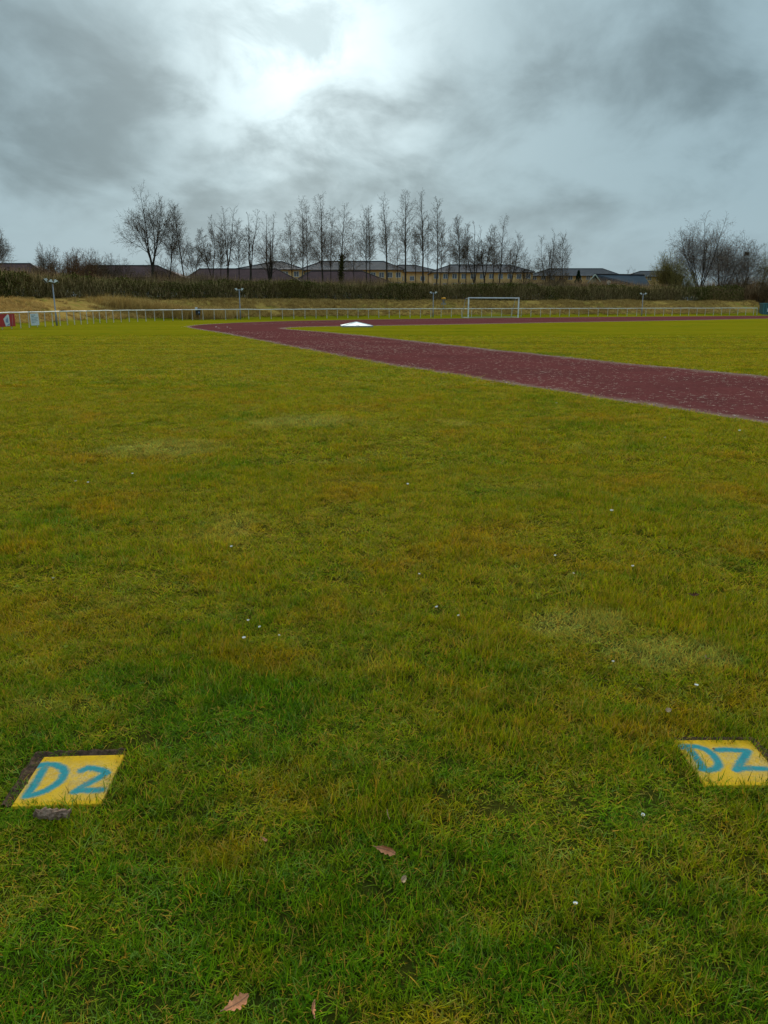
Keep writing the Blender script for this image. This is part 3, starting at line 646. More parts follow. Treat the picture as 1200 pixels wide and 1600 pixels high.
def style(kind, H, spread):
    b = dict(seg=(12, 6, 4, 2), thin=(.10, .25, .4, .6), rmin=.012, wob=(.03, .09, .15, .2), trop=(.02, .06, .05, .03), depth=3, kids=(40, 12, 11, 0), ang=(48, 42, 44, 42), ratio=(0, .54, .58, .4), rk=(.36, .5, .6, .6), len0=spread * 1.05, prof=lambda t: max(.26, 1.12 - .88 * t))
    b['from'] = (.30, .15, .12, .1)
    if kind == 'slim': b.update(len0=spread * 1.05, ang=(42, 40, 42, 42)); b['from'] = (.40, .15, .12, .1)
    if kind == 'birch': b.update(trop=(.02, .02, -.07, -.22), kids=(42, 12, 12, 0), ang=(36, 38, 42, 38), ratio=(0, .55, .60, .4), rmin=.010, len0=spread * 1.1); b['from'] = (.32, .15, .10, .1)
    if kind == 'leader': b.update(seg=(9, 6, 4, 2), kids=(22, 12, 11, 0), ang=(44, 42, 44, 42), len0=spread * .66, wob=(.06, .10, .16, .2)); b['from'] = (.18, .15, .12, .1)
    if kind == 'birchlead': b.update(seg=(9, 6, 4, 2), trop=(.02, .02, -.06, -.2), kids=(22, 12, 11, 0), ang=(40, 40, 42, 40), len0=spread * .66, rmin=.010, wob=(.06, .10, .16, .2)); b['from'] = (.15, .15, .12, .1)
    if kind == 'bush': b.update(seg=(6, 5, 3, 2), kids=(14, 9, 9, 0), ang=(36, 36, 40, 40), len0=H * .45, wob=(.08, .12, .18, .2), rmin=.010); b['from'] = (.15, .15, .12, .1)
    return b
def make_tree(name, label, group, base, top, spread, kind, seed, bark='bark', twig='twig', stems=1, fork=0.0, rtrunk=None, dens=1.0, fan=.20):
    base = np.array(base, float); top = np.array(top, float); T = Tree(seed); H = np.linalg.norm(top - base); r = T.r; rt = (rtrunk or .0115 * H) * .78
    def sty(k, sp):
        s = style(k, H, sp); dn = dens * (.62 if stems >= 3 and k == 'leader' else .8 if stems >= 3 and k == 'birchlead' else 1.0); s['kids'] = tuple(int(round(v * (dn if i == 0 else dn ** .6))) for i, v in enumerate(s['kids'])); return s
    if fork > 0 or stems > 1:
        f = base + (top - base) * fork
        if fork > 0: T.limb.tube([base, base * .5 + f * .5 + r.normal(0, .05, 3), f], [rt * 1.15, rt, rt * .92], 7, False)
        for i in range(stems):
            az = 6.28 * i / stems + r.normal(0, .5); w = spread * (fan if kind != 'bush' else .30) * r.uniform(.5, 1.3)
            tt = top + np.array([math.cos(az) * w, math.sin(az) * w, -abs(r.normal(0, .08)) * H - (.16 * H * (i % 2))])
            b0 = f if fork > 0 else base + np.array([math.cos(az), math.sin(az), 0]) * r.uniform(.1, .5); d = tt - b0; L = np.linalg.norm(d)
            d0 = d / L + np.array([math.cos(az), math.sin(az), 0]) * .14 * (1 if fork > 0 else .8)
            s = sty(kind, spread); s['trop'] = (.03,) + tuple(s['trop'][1:]); s['target'] = tt + d * .12; T.grow(b0, d0, L, rt * (.62 if fork > 0 else .6), 0, s)
    else: s = sty(kind, spread); s['target'] = top + (top - base) * .1; T.grow(base, top - base, H, rt, 0, s)
    o = empty(name, base); off = -base
    T.limb.v = [tuple(np.array(v) + off) for v in T.limb.v]; T.limb.build('trunk', M[bark], o, True)
    if T.a:
        A_, B_, W_ = np.array(T.a) + off, np.array(T.b) + off, np.array(T.w); thin_ = W_ < .0165
        V, F, B = strip_cloud(A_[~thin_], B_[~thin_], W_[~thin_], seed + 1); V2, F2, B2 = sliver_cloud(A_[thin_], B_[thin_], W_[thin_] * 1.25, seed + 2)
        npmesh('crown', np.r_[V, V2], np.r_[F, F2 + len(V)], M[twig], o, {'bt': np.r_[B, B2]})
    tag(o, label, 'tree' if 'shrub' not in name else 'shrub', group)
    return o, T
def tree_at(pb, pt, ytop, width, kind, seed, label, extra=15.0, **kw):
    """pb: pixel column of the foot, pt and ytop: of the tip, width: crown width in px"""
    # distance: `extra` metres beyond the fence in that direction
    a = (pb - 600) / (FPX * math.cos(TH) + 350 * math.sin(TH)); k = np.arange(HSTART, HEND + 30); x, y = along(k, extra); i = int(np.argmin(np.abs(x / y - a) + (y < 50) * 9)); D = float(y[i])
    b = W(pb, 440, D); b.z = h1(b.x, b.y) - .1; t = W(pt, ytop, D)
    name = kw.pop('name', 'bare_tree'); group = kw.pop('group', 'bare trees behind the hedge')
    return make_tree(name, label, group, b, t, width / FPX * D * 1.05, kind, seed, **kw)
TREES = [ # foot, tip, tip row, crown width, kind, extra distance, options, label
 (239, 232, 295, 84, 'leader', 16, dict(stems=4, fork=.28, rtrunk=.26, dens=1.35, fan=.12), 'biggest and broadest bare tree on the left of the row'),
 (262, 276, 322, 34, 'slim', 15, dict(rtrunk=.16), 'thin bare tree just right of the broadest one, tip leaning right'),
 (291, 271, 330, 36, 'slim', 17, dict(rtrunk=.17), 'slender bare tree leaning left beside the broadest one'),
 (305, 300, 352, 34, 'leader', 19, dict(stems=2, fork=.25, rtrunk=.12), 'short faint bare tree third from the broadest one'),
 (335, 318, 330, 40, 'leader', 15, dict(stems=2, fork=.2, rtrunk=.17), 'bare tree leaning left with two long leaders, in the left gap between roofs'),
 (344, 346, 350, 22, 'slim', 18, dict(rtrunk=.10), 'thin short bare tree between two forked ones left of the second light post'),
 (356, 354, 322, 44, 'leader', 15, dict(stems=3, fork=.36, rtrunk=.19), 'bare tree with a wide forked top, left of the second light post'),
 (371, 370, 345, 26, 'slim', 16, dict(rtrunk=.12), 'thin crooked bare tree directly above the second light post'),
 (391, 391, 322, 40, 'leader', 15, dict(stems=3, fork=.32, rtrunk=.20), 'dark V-shaped bare tree right of the second light post'),
 (420, 424, 330, 52, 'birchlead', 14, dict(stems=4, fork=.18, rtrunk=.26, twig='twig_birch'), 'low-forked birch in front of the first grey pyramid roof'),
 (459, 447, 338, 30, 'birch', 17, dict(twig='twig_birch', rtrunk=.13), 'birch leaning left, left of the tall pair of birches'),
 (468, 469, 314, 34, 'birch', 15, dict(twig='twig_birch', rtrunk=.17, bark='bark_birch'), 'tall feathery birch left of the densest one'),
 (481, 478, 322, 26, 'slim', 18, dict(rtrunk=.12), 'thin bare tree close to the left of the densest birch'),
 (504, 499, 308, 36, 'birch', 15, dict(twig='twig_birch', rtrunk=.22, dens=1.3), 'tall dense dark feathery birch above the long grey roof'),
 (516, 515, 326, 24, 'birch', 17, dict(twig='twig_birch', rtrunk=.11), 'thin birch close to the right of the densest birch'),
 (531, 540, 322, 34, 'birch', 14, dict(twig='twig_birch', rtrunk=.19), 'leaning birch with ivy wrapped round its trunk'),
 (555, 556, 345, 30, 'birch', 20, dict(twig='twig_birch', rtrunk=.09), 'faint short birch behind the ivy-clad one on its right'),
 (573, 571, 330, 36, 'slim', 15, dict(rtrunk=.15), 'left one of two thin trees right of the ivy-clad birch'),
 (580, 577, 326, 28, 'slim', 16, dict(rtrunk=.14), 'right one of two thin trees right of the ivy-clad birch'),
 (606, 598, 309, 32, 'slim', 15, dict(rtrunk=.22), 'tall straight bare tree, first of four tall spires'),
 (622, 620, 350, 22, 'birch', 19, dict(twig='twig_birch', rtrunk=.09), 'short wispy birch between the first two tall spires'),
 (634, 634, 303, 38, 'slim', 15, dict(rtrunk=.24, dens=1.2), 'tallest bare spire tree, second of four'),
 (650, 649, 360, 24, 'slim', 18, dict(rtrunk=.10), 'short thin tree between the second and third spires'),
 (661, 660, 304, 30, 'slim', 15, dict(rtrunk=.23), 'dark narrow spire tree, third of four'),
 (669, 669, 340, 14, 'slim', 18, dict(rtrunk=.09, dens=.6), 'pole-thin bare tree right of the third spire'),
 (682, 684, 315, 34, 'slim', 15, dict(rtrunk=.18), 'spire tree with a loose top, fourth of four'),
 (687, 692, 348, 18, 'slim', 17, dict(rtrunk=.10), 'thin tree touching the right side of the fourth spire'),
 (699, 707, 362, 14, 'birch', 16, dict(twig='twig_birch', rtrunk=.09, dens=.7), 'thin pale stem leaning right between spires and the dense clump'),
 (717, 714, 342, 32, 'slim', 15, dict(rtrunk=.18, dens=1.25), 'left edge tree of the dense clump above the goal'),
 (727, 729, 352, 26, 'slim', 17, dict(rtrunk=.13, dens=1.1), 'second tree of the dense clump above the goal'),
 (742, 741, 344, 34, 'leader', 15, dict(stems=3, fork=.2, rtrunk=.19, dens=1.25), 'forked dark tree in the clump above the goal'),
 (757, 759, 348, 34, 'leader', 15, dict(stems=2, fork=.3, rtrunk=.18, dens=1.25), 'twin-topped tree in the middle of the clump above the goal'),
 (770, 772, 356, 26, 'slim', 18, dict(rtrunk=.13), 'thin tree right of the middle of the clump above the goal'),
 (778, 791, 340, 32, 'birch', 15, dict(twig='twig_birch', rtrunk=.18), 'tallest tree of the clump above the goal, leaning right'),
 (797, 805, 362, 36, 'leader', 16, dict(stems=3, fork=.25, rtrunk=.16, dens=1.2), 'rounded tree at the right end of the clump above the goal'),
 (818, 824, 388, 34, 'leader', 15, dict(stems=3, fork=.22, rtrunk=.15), 'small forked tree right of the clump above the goal'),
 (857, 860, 358, 46, 'leader', 16, dict(stems=4, fork=.12, rtrunk=.16, dens=1.1), 'lone multi-stemmed bare tree between goal and slate-roofed house'),
 (877, 883, 370, 30, 'slim', 17, dict(rtrunk=.11), 'thin tree leaning right beside the lone multi-stemmed tree'),
 (1096, 1092, 338, 74, 'birchlead', 15, dict(stems=8, fork=.10, rtrunk=.22, dens=1.25, twig='twig_birch', fan=.32), 'large dense drooping birch at the right'),
 (1128, 1134, 366, 66, 'birchlead', 16, dict(stems=7, fork=.08, rtrunk=.16, dens=1.2, fan=.32, twig='twig_birch'), 'rounded bare tree right of the large drooping birch'),
 (1162, 1168, 375, 60, 'leader', 17, dict(stems=7, fork=.1, rtrunk=.16, dens=1.15, fan=.32), 'bare tree holding a dark nest at the right'),
 (1194, 1198, 384, 44, 'leader', 16, dict(stems=4, fork=.1, rtrunk=.17, dens=1.25, twig='twig_willow'), 'bare tree cut by the right edge of the picture'),
 (-14, -12, 345, 66, 'leader', 40, dict(stems=4, fork=.25, rtrunk=.2, dens=1.3), 'bare tree cut by the left edge of the picture'),
]
NEST = None
for n_, (pb, pt, yt, wd, kd, ex, op, lb) in enumerate(TREES):
    o, T = tree_at(pb, pt, yt, wd, kd, 900 + 7 * n_, lb, ex, **op)
    if 'nest' in lb: NEST = (pb, o)
    if 'ivy' in lb and 'wrapped' in lb:
        r = np.random.default_rng(4); vs = np.array(T.limb.v[:6 * 7]).reshape(-1, 6, 3).mean(1); m = 2600; t = r.random(m) * (len(vs) - 1.01); i = t.astype(int); u = (t - i)[:, None]
        q = vs[i] * (1 - u) + vs[i + 1] * u + r.normal(0, .20, (m, 3)); V, F, B = leaf_cloud(q, r.uniform(.12, .24, m), 5); npmesh('ivy', V, F, M['ivy'], o, {'bt': B})
SHRUBS = [(68, 66, 384, 52, 'bush', 32, dict(stems=6, twig='twig', dens=1.3), 'rounded dark bare shrub right of the left maroon roof end'),
 (104, 103, 390, 44, 'bush', 26, dict(stems=7, twig='twig_red', dens=1.2), 'reddish brown bare shrub above the left light post'),
 (128, 128, 389, 40, 'bush', 30, dict(stems=7, twig='twig_red', dens=1.3), 'dense reddish brown shrub in front of the long maroon roof'),
 (148, 148, 391, 36, 'bush', 40, dict(stems=6, twig='twig', dens=1.2), 'grey bare shrub behind the long maroon roof, left one'),
 (168, 166, 394, 34, 'bush', 42, dict(stems=6, twig='twig', dens=1.2), 'grey rounded bare shrub behind the long maroon roof, right one'),
 (190, 190, 400, 30, 'bush', 42, dict(stems=5, twig='twig', dens=.9), 'small sparse bare shrub behind the maroon roof left of the broadest tree'),
 (260, 258, 396, 46, 'bush', 22, dict(stems=6, twig='twig', dens=1.1), 'bare shrub under the right side of the broadest tree'),
 (1047, 1046, 394, 48, 'bush', 16, dict(stems=10, twig='twig_willow', dens=1.5), 'yellow-green budding willow shrub left of the large drooping birch'),
 (1062, 1062, 420, 70, 'bush', 14, dict(stems=8, twig='twig_willow', dens=1.3), 'low yellowish shrub below the willow and the drooping birch'),
 (985, 984, 418, 22, 'bush', 34, dict(stems=4, twig='twig', dens=.7), 'tiny bare shrub behind the slate roof'),
 (1150, 1150, 425, 70, 'bush', 14, dict(stems=8, twig='brush', dens=1.2), 'low brown shrub below the tree with the nest'),
 (870, 872, 418, 70, 'bush', 14, dict(stems=8, twig='brush', dens=1.2), 'low brown shrub at the foot of the lone multi-stemmed tree'),
 (1192, 1192, 440, 40, 'bush', 12, dict(stems=8, twig='brush', dens=1.3), 'brown shrub at the end of the hedge by the right edge'),
 (225, 226, 424, 70, 'bush', 13, dict(stems=7, twig='brush', dens=1.1), 'low brown shrub at the foot of the broadest tree'),
 (110, 112, 412, 80, 'bush', 14, dict(stems=8, twig='twig_red', dens=1.2), 'low reddish shrub over the hedge near the left light post')]
for n_, (pb, pt, yt, wd, kd, ex, op, lb) in enumerate(SHRUBS):
    tree_at(pb, pt, yt, wd, kd, 2900 + 7 * n_, lb, ex, name='bare_shrub', group='bare shrubs behind the hedge', rtrunk=.09, **op)
def nest():
    r = np.random.default_rng(8); D = NEST[1].location.y; c = W(1167, 397, D); m = MB()
    for i in range(160):
        a = r.random() * 6.28; q = .42 * math.sqrt(r.random()); p = c + Vector((q * math.cos(a), q * math.sin(a), r.normal(0, .14) + .25 * q)); d = Vector((-math.sin(a), math.cos(a), r.normal(0, .25))) * r.uniform(.2, .45)
        m.tube([p - d * .5, p + d * .5], .022, 4)
    o = m.build('bird_nest', M['nest']); tag(o, 'dark stick nest in the crown of a bare tree at the right', 'nest')
nest()
def far_wood():
    r = np.random.default_rng(81); n = 16000; a = r.uniform(.40, .62, n); D = r.uniform(152, 190, n); x = a * D; y = D; amp = 2.6 + 3.2 * vnoise(a, a * 0, 26, 61)
    p = np.c_[x, y, np.zeros(n) + r.uniform(-.1, 3.2, n)]; b = p + np.c_[r.normal(0, .35, n), r.normal(0, .35, n), np.ones(n)] * (r.uniform(.4, 1.2, n) * amp)[:, None]
    V, F, B = strip_cloud(p, b, r.uniform(.025, .06, n), 82); o = npmesh('far_wood', V, F, M['brush'], None, {'bt': B}); tag(o, 'brown bare thicket in the distance at the right', 'wood', kind='stuff')
far_wood()
def conifer():
    D = 150.0; b = W(903, 445, D); b.z = BANK - .1; top = W(903, 423, D); r = np.random.default_rng(3); H = top.z - b.z; o = empty('conifer_tree', b)
    MB().tube([(0, 0, 0), (0, 0, H * .95)], [.16, .03], 6).build('trunk', M['bark'], o)
    n = 3000; t = r.random(n) ** .75; a = r.random(n) * 6.28; rr = (1 - t) * 1.75 * (.55 + .45 * np.sqrt(r.random(n))) * (.8 + .2 * np.sin(t * 40)) + .08
    V, F, B = leaf_cloud(np.c_[rr * np.cos(a), rr * np.sin(a), .3 + t * (H - .3) - rr * .12], r.uniform(.2, .38, n), 4); npmesh('crown', V, F, M['conifer'], o, {'bt': B})
    tag(o, 'small dark conifer left of the slate-roofed gable', 'tree')
conifer()

# ------------------------------------------------------------------ houses beyond the trees
def quad_roof(x0, x1, y0, y1, ze, zr, hl, hr, th=.22):
    """hipped roof as a thick shell: hl, hr = run of the hip at either end (0 = gable)"""
    m = MB(); ym = (y0 + y1) / 2
    A = [(x0, y0, ze), (x1, y0, ze), (x1, y1, ze), (x0, y1, ze), (x0 + hl, ym, zr), (x1 - hr, ym, zr)]
    B = [(a, b, c - th) for a, b, c in A[:4]]
    m.add(A, [(0, 1, 5, 4), (2, 3, 4, 5), (1, 2, 5), (3, 0, 4)]); m.add(A[:4] + B, [(0, 4, 5, 1), (1, 5, 6, 2), (2, 6, 7, 3), (3, 7, 4, 0), (4, 7, 6, 5)])
    return m
def window(parent, x, z, w, h, y, door=False):
    fr = MB(); t = .09
    fr.box((x, y, z + h / 2 - t / 2), (w, .10, t)).box((x, y, z - h / 2 + t / 2), (w, .10, t)).box((x - w / 2 + t / 2, y, z), (t, .10, h - 2 * t)).box((x + w / 2 - t / 2, y, z), (t, .10, h - 2 * t)).box((x, y, z), (.07, .09, h - 2 * t))
    f = fr.build('window', M['frame'], parent)
    MB().box((x - w / 4, y + .02, z), (w / 2 - .09, .03, h - 2 * t)).box((x + w / 4, y + .02, z), (w / 2 - .09, .03, h - 2 * t)).build('pane', M['pane'], f)
def house(name, label, group, pl, pr, prl, prr, ye, yr, D, wall, roof, depth, rz=0.0, rows=(), nwin=6, win=(1.25, 1.3), tiles=True):
    """pl..pr eave ends, prl..prr ridge ends (px), ye/yr eave and ridge rows at distance D"""
    a, b = W(pl, ye, D), W(pr, ye, D); zr = W((prl + prr) / 2, yr, D + depth / 2).z; cx = (a.x + b.x) / 2; o = empty(name, (cx, D, BANK - .15), rz)
    w = (b.x - a.x) / math.cos(rz); z0 = 0; ze = (a.z + b.z) / 2 - (BANK - .15); hl = (W(prl, yr, D + depth / 2).x - a.x); hr = (b.x - W(prr, yr, D + depth / 2).x)
    hl = max(0.01, hl); hr = max(.01, hr); zr -= BANK - .15
    MB().box((0, depth / 2, (ze - .12) / 2), (w - .9, depth - .9, ze - .12)).build('wall', M[wall], o)
    rf = quad_roof(-w / 2, w / 2, 0, depth, ze + .1, zr, hl, hr).build('roof', M[roof], o)
    cap = MB(); ym = depth / 2; R1 = Vector((-w / 2 + hl, ym, zr + .03)); R2 = Vector((w / 2 - hr, ym, zr + .03)); cap.tube([R1, R2], .13, 6)
    if hl > .5: cap.tube([(-w / 2, 0, ze + .14), R1], .11, 6)
    if hr > .5: cap.tube([(w / 2, 0, ze + .14), R2], .11, 6)
    cap.build('ridge_tile', M['fascia'], rf)
    MB().box((0, -.06, ze - .03), (w - .1, .13, .14)).build('gutter', M['fascia'], rf)
    # courses of tiles
    if tiles:
        cr = MB(); n = 12
        for i in range(1, n):
            t = i / n; xa = -w / 2 + hl * t + .1; xb = w / 2 - hr * t - .1; cr.box(((xa + xb) / 2, ym * t, ze + .1 + (zr - ze - .1) * t + .012), (xb - xa, .10, .05))
        cr.build('tile_courses', M[roof], rf)
    for zi in rows:
        for i in range(nwin):
            x = -w / 2 + .45 + (w - .9) * (i + .5) / nwin; window(o, x, zi, win[0], win[1], .41)
    tag(o, label, 'house', group); return o
GY, GM = 'yellow brick blocks', 'maroon roofed rows'
B1 = house('apartment_block', 'yellow brick block with a short grey ridge, leftmost', GY, 367, 474, 430, 441, 421, 409, 190, 'yellow_brick', 'roof_grey', 14, rows=(1.6, 4.3, 6.6), nwin=6)
B2 = house('apartment_block', 'longest yellow brick block with a grey hipped roof', GY, 468, 632, 503, 600, 421.5, 408.5, 196, 'yellow_brick', 'roof_grey', 14, rows=(1.6, 4.3, 6.6), nwin=12)
B3 = house('apartment_block', 'yellow brick block behind the four spire trees', GY, 600, 688, 622, 648, 424.5, 414.5, 222, 'yellow_brick', 'roof_grey', 13, rows=(1.5, 4.2, 6.6), nwin=5)
B4 = house('apartment_block', 'yellow brick block behind the dense tree clump', GY, 672, 836, 704, 796, 425.5, 414, 205, 'yellow_brick', 'roof_grey', 14, rows=(1.6, 4.3, 6.6), nwin=11)
B5 = house('apartment_block', 'yellow brick block behind the lone tree and the conifer', GY, 826, 972, 858, 942, 431, 420, 220, 'yellow_brick', 'roof_grey', 14, rows=(1.6, 4.3, 6.8), nwin=10)
B6 = house('apartment_block', 'yellow brick block half hidden by the willow shrub', GY, 976, 1070, 1000, 1046, 432.5, 424, 225, 'yellow_brick', 'roof_grey', 14, rows=(1.6, 4.3, 6.8), nwin=6)
M1 = house('row_house', 'low house with a dark maroon roof at the left edge', GM, -110, 68, -90, 48, 428, 412.5, 118, 'tan_brick', 'roof_red', 9, rows=(1.5,), nwin=7)
M2 = house('row_house', 'low maroon-roofed row behind the broadest tree', GM, 118, 282, 134, 246, 433.5, 415.5, 128, 'tan_brick', 'roof_red', 9, rows=(1.5,), nwin=8)
M3 = house('row_house', 'low maroon-roofed row behind the second light post', GM, 285, 466, 312, 432, 439, 420.5, 142, 'tan_brick', 'roof_red', 9, rows=(1.45,), nwin=9)
M4 = house('row_house', 'low maroon-roofed row in front of the longest grey roof', GM, 458, 608, 486, 566, 441, 424, 150, 'tan_brick', 'roof_red', 9, rows=(1.45,), nwin=8)
M5 = house('row_house', 'low dark-roofed house glimpsed behind the dense clump', GM, 742, 850, 758, 834, 449.5, 443.5, 160, 'tan_brick', 'roof_grey', 8, rows=(1.2,), nwin=6)
def gable_house():
    D = 150.0; ap = W(929, 430, D); gl = W(911, 450, D); gr = W(944, 450, D); o = empty('gable_house', (ap.x, D, BANK - .1)); zb = -.0; za = ap.z - BANK + .1; zs = gl.z - BANK + .1; xl = gl.x - ap.x; xr = gr.x - ap.x
    L = W(990, 431, D + 8).x - ap.x
    # front wing: gable to the camera, the ridge runs back and to the right
    m = MB(); dep = Vector((L * .62, 11, 0)); F = [Vector((xl + .25, 0, zb)), Vector((xr - .25, 0, zb)), Vector((xr - .25, 0, zs)), Vector((0, 0, za - .25)), Vector((xl + .25, 0, zs))]
    Bk = [f + dep for f in F]; m.add(F + Bk, [(0, 1, 2, 3, 4), (9, 8, 7, 6, 5), (0, 5, 6, 1), (1, 6, 7, 2), (4, 9, 5, 0), (2, 7, 8, 3), (3, 8, 9, 4)]); m.build('wall', M['gable'], o)
    rf = MB(); f = Vector((0, -.35, 0))
    for x in (xl, xr):
        A = Vector((0, 0, za)) + f; C = Vector((x * 1.12, 0, zs - .25)) + f; n = Vector((0, 0, .22)); v = [A, C, C + dep, A + dep]; rf.add(v + [q + n for q in v], [(0, 1, 2, 3), (4, 7, 6, 5), (0, 4, 5, 1), (1, 5, 6, 2), (2, 6, 7, 3), (3, 7, 4, 0)])
    # long slope of the wing behind, facing the field
    v = [Vector((.2, .3, za - .02)), Vector((L, 1.5, za - .12)), Vector((L + .6, -1.8, zs - .3)), Vector((xr * 1.12, -.1, zs - .3))]; n = Vector((0, .1, .2)); rf.add(v + [q + n for q in v], [(0, 3, 2, 1), (4, 5, 6, 7), (0, 1, 5, 4), (1, 2, 6, 5), (2, 3, 7, 6), (3, 0, 4, 7)])
    R = rf.build('roof', M['roof_slate'], o)
    for x in (xl, xr):
        MB().tube([(0, -.42, za + .12), (x * 1.12, -.42, zs - .14)], .13, 4).build('verge_board', M['trim'], R)
    MB().tube([(0, .3, za + .2), (L, 1.5, za + .1)], .12, 6).build('ridge_tile', M['fascia'], R)
    MB().box((L * .66, -.35, (zs - .3) / 2), (L * .62, .3, zs - .3)).build('side_wall', M['gable'], o)
    tag(o, 'pale green gabled house with a slate roof right of the conifer', 'house')
    dishes = [(951, 441.5, 'white satellite dish on the slate roof, leftmost and highest of three'), (964, 447, 'white satellite dish over the hedge, middle of three'), (972, 447.5, 'white satellite dish over the hedge, rightmost of three')]
    for px, py, lb in dishes:
        c = W(px, py, D - 2.2); d = empty('satellite_dish', c); m = MB(); rings = [(0.0, .10), (.18, .07), (.34, 0.0), (.40, -.06)]; vs = []; fs = []
        for rr, q in rings:
            for i in range(12): a = 6.283 * i / 12; vs.append((rr * math.cos(a), q, rr * math.sin(a)))
        for k in range(3):
            for i in range(12): fs.append((k * 12 + i, k * 12 + (i + 1) % 12, (k + 1) * 12 + (i + 1) % 12, (k + 1) * 12 + i))
        m.add(vs, fs); m.build('reflector', M['white'], d, True); MB().tube([(0, .05, -.1), (0, .4, -.5), (0, .6, -1.7)], .035, 6).build('mast', M['galv'], d)
        MB().tube([(0, -.02, -.36), (0, -.45, -.05)], .02, 5).build('feed_arm', M['galv'], d); tag(d, lb, 'satellite dish', 'satellite dishes')
gable_house()

# ------------------------------------------------------------------ spectator fence
def fence():
    root = empty('rail_fence', (0, 0, 0)); tag(root, 'long pale post-and-rail fence round the far bend of the track', 'fence')
    s = np.r_[0, np.cumsum(np.linalg.norm(np.diff(FENCE, axis=0), axis=1))]; L = s[-1]; pos = []; q = 12.0
    while q < L - .6: pos.append(q); q += 1.42 + .42 * max(0, (q / L - .35) / .65)
    pos.append(L - .02); r = np.random.default_rng(15); H = 1.09; tops = []
    pm = MB(); pm.tube([(0, 0, -.05), (0, 0, H)], .033, 6); pm.tube([(0, 0, H - .012), (0, 0, H + .012)], .055, 6); base = None
    for p in pos:
        x, y = np.interp(p, s, FENCE[:, 0]), np.interp(p, s, FENCE[:, 1])
        if base is None: o = pm.build('post', M['post'], root, False); base = o
        else: o = base.copy(); COL.objects.link(o)
        lean = r.normal(0, .012, 2); o.location = (x, y, r.normal(0, .006)); o.rotation_euler = (lean[0], lean[1], r.random()); tops.append((x, y, H + .02 + r.normal(0, .010)))
    for i in range(0, len(tops) - 1, 4):
        seg = tops[i:i + 5]; MB().tube(seg, .043, 6).build('rail', M['rail'], root, True)
    return pos
fence()
def fence_y(px):
    """distance along the straight left stretch that shows at column px"""
    ys = np.linspace(40, 78, 800); xs = np.interp(ys, FENCE[:200, 1], FENCE[:200, 0]); best = None
    zc = ys * math.cos(TH) + EYE * math.sin(TH) - .6 * math.sin(TH); col = 600 + FPX * xs / zc
    return float(ys[np.argmin(np.abs(col - px))])

# ------------------------------------------------------------------ boards on the fence at the left
def boards():
    X = -26.22; ya, yb = fence_y(-30), fence_y(21.5); o = empty('red_banner', (X, (ya + yb) / 2, 0)); L = yb - ya; h = L / 2
    MB().box((0, 0, .60), (.02, L, .86)).build('sheet', M['red'], o)
    def poly(name, pts, mat, x): m = MB(); q = [(x, a, z) for a, z in pts]; q2 = [(x - .012, a, z) for a, z in pts]; n = len(pts); m.add(q + q2, [tuple(range(n)), tuple(range(2 * n - 1, n - 1, -1))] + [(i, i + n, (i + 1) % n + n, (i + 1) % n) for i in range(n)]); m.build(name, M[mat], o)
    f = lambda px: fence_y(px) - (ya + yb) / 2
    poly('emblem', [(f(3.5), .70), (f(10.5), 1.0), (f(12.5), .96), (f(12.5), .22), (f(6), .20)], 'sheet', .018); poly('emblem_print', [(f(6.4), .64), (f(10.4), .82), (f(10.6), .42), (f(6.6), .46)], 'bluegrey', .024); poly('emblem_print', [(f(6.8), .24), (f(12.2), .40), (f(12.2), .25)], 'bluegrey', .024)
    poly('stripe', [(f(16), .22), (f(17), .22), (f(18.4), .98), (f(17.6), .98)], 'redlight', .018)
    tag(o, 'red banner with a white and blue emblem on the fence', 'banner')
    ya, yb = fence_y(45.5), fence_y(58); o = empty('notice_board', (X, (ya + yb) / 2, 0)); L = yb - ya
    MB().box((0, 0, .58), (.025, L, .86)).build('sheet', M['sheet'], o)
    r = np.random.default_rng(2); z = .90
    for i, (w, n) in enumerate(((.55, 4), (.35, 3), (.8, 6), (.62, 5), (.72, 5), (.45, 3))):     # rows too small to read
        x = -L * .40
        for k in range(n): ww = L * w / n * r.uniform(.55, .95); MB().box((.016, x + ww / 2, z), (.008, ww, .055 if i < 2 else .04)).build('print_word', M['print'], o); x += L * w / n
        z -= .105
    tag(o, 'white notice board with grey writing on the fence right of the red banner', 'sign')
boards()

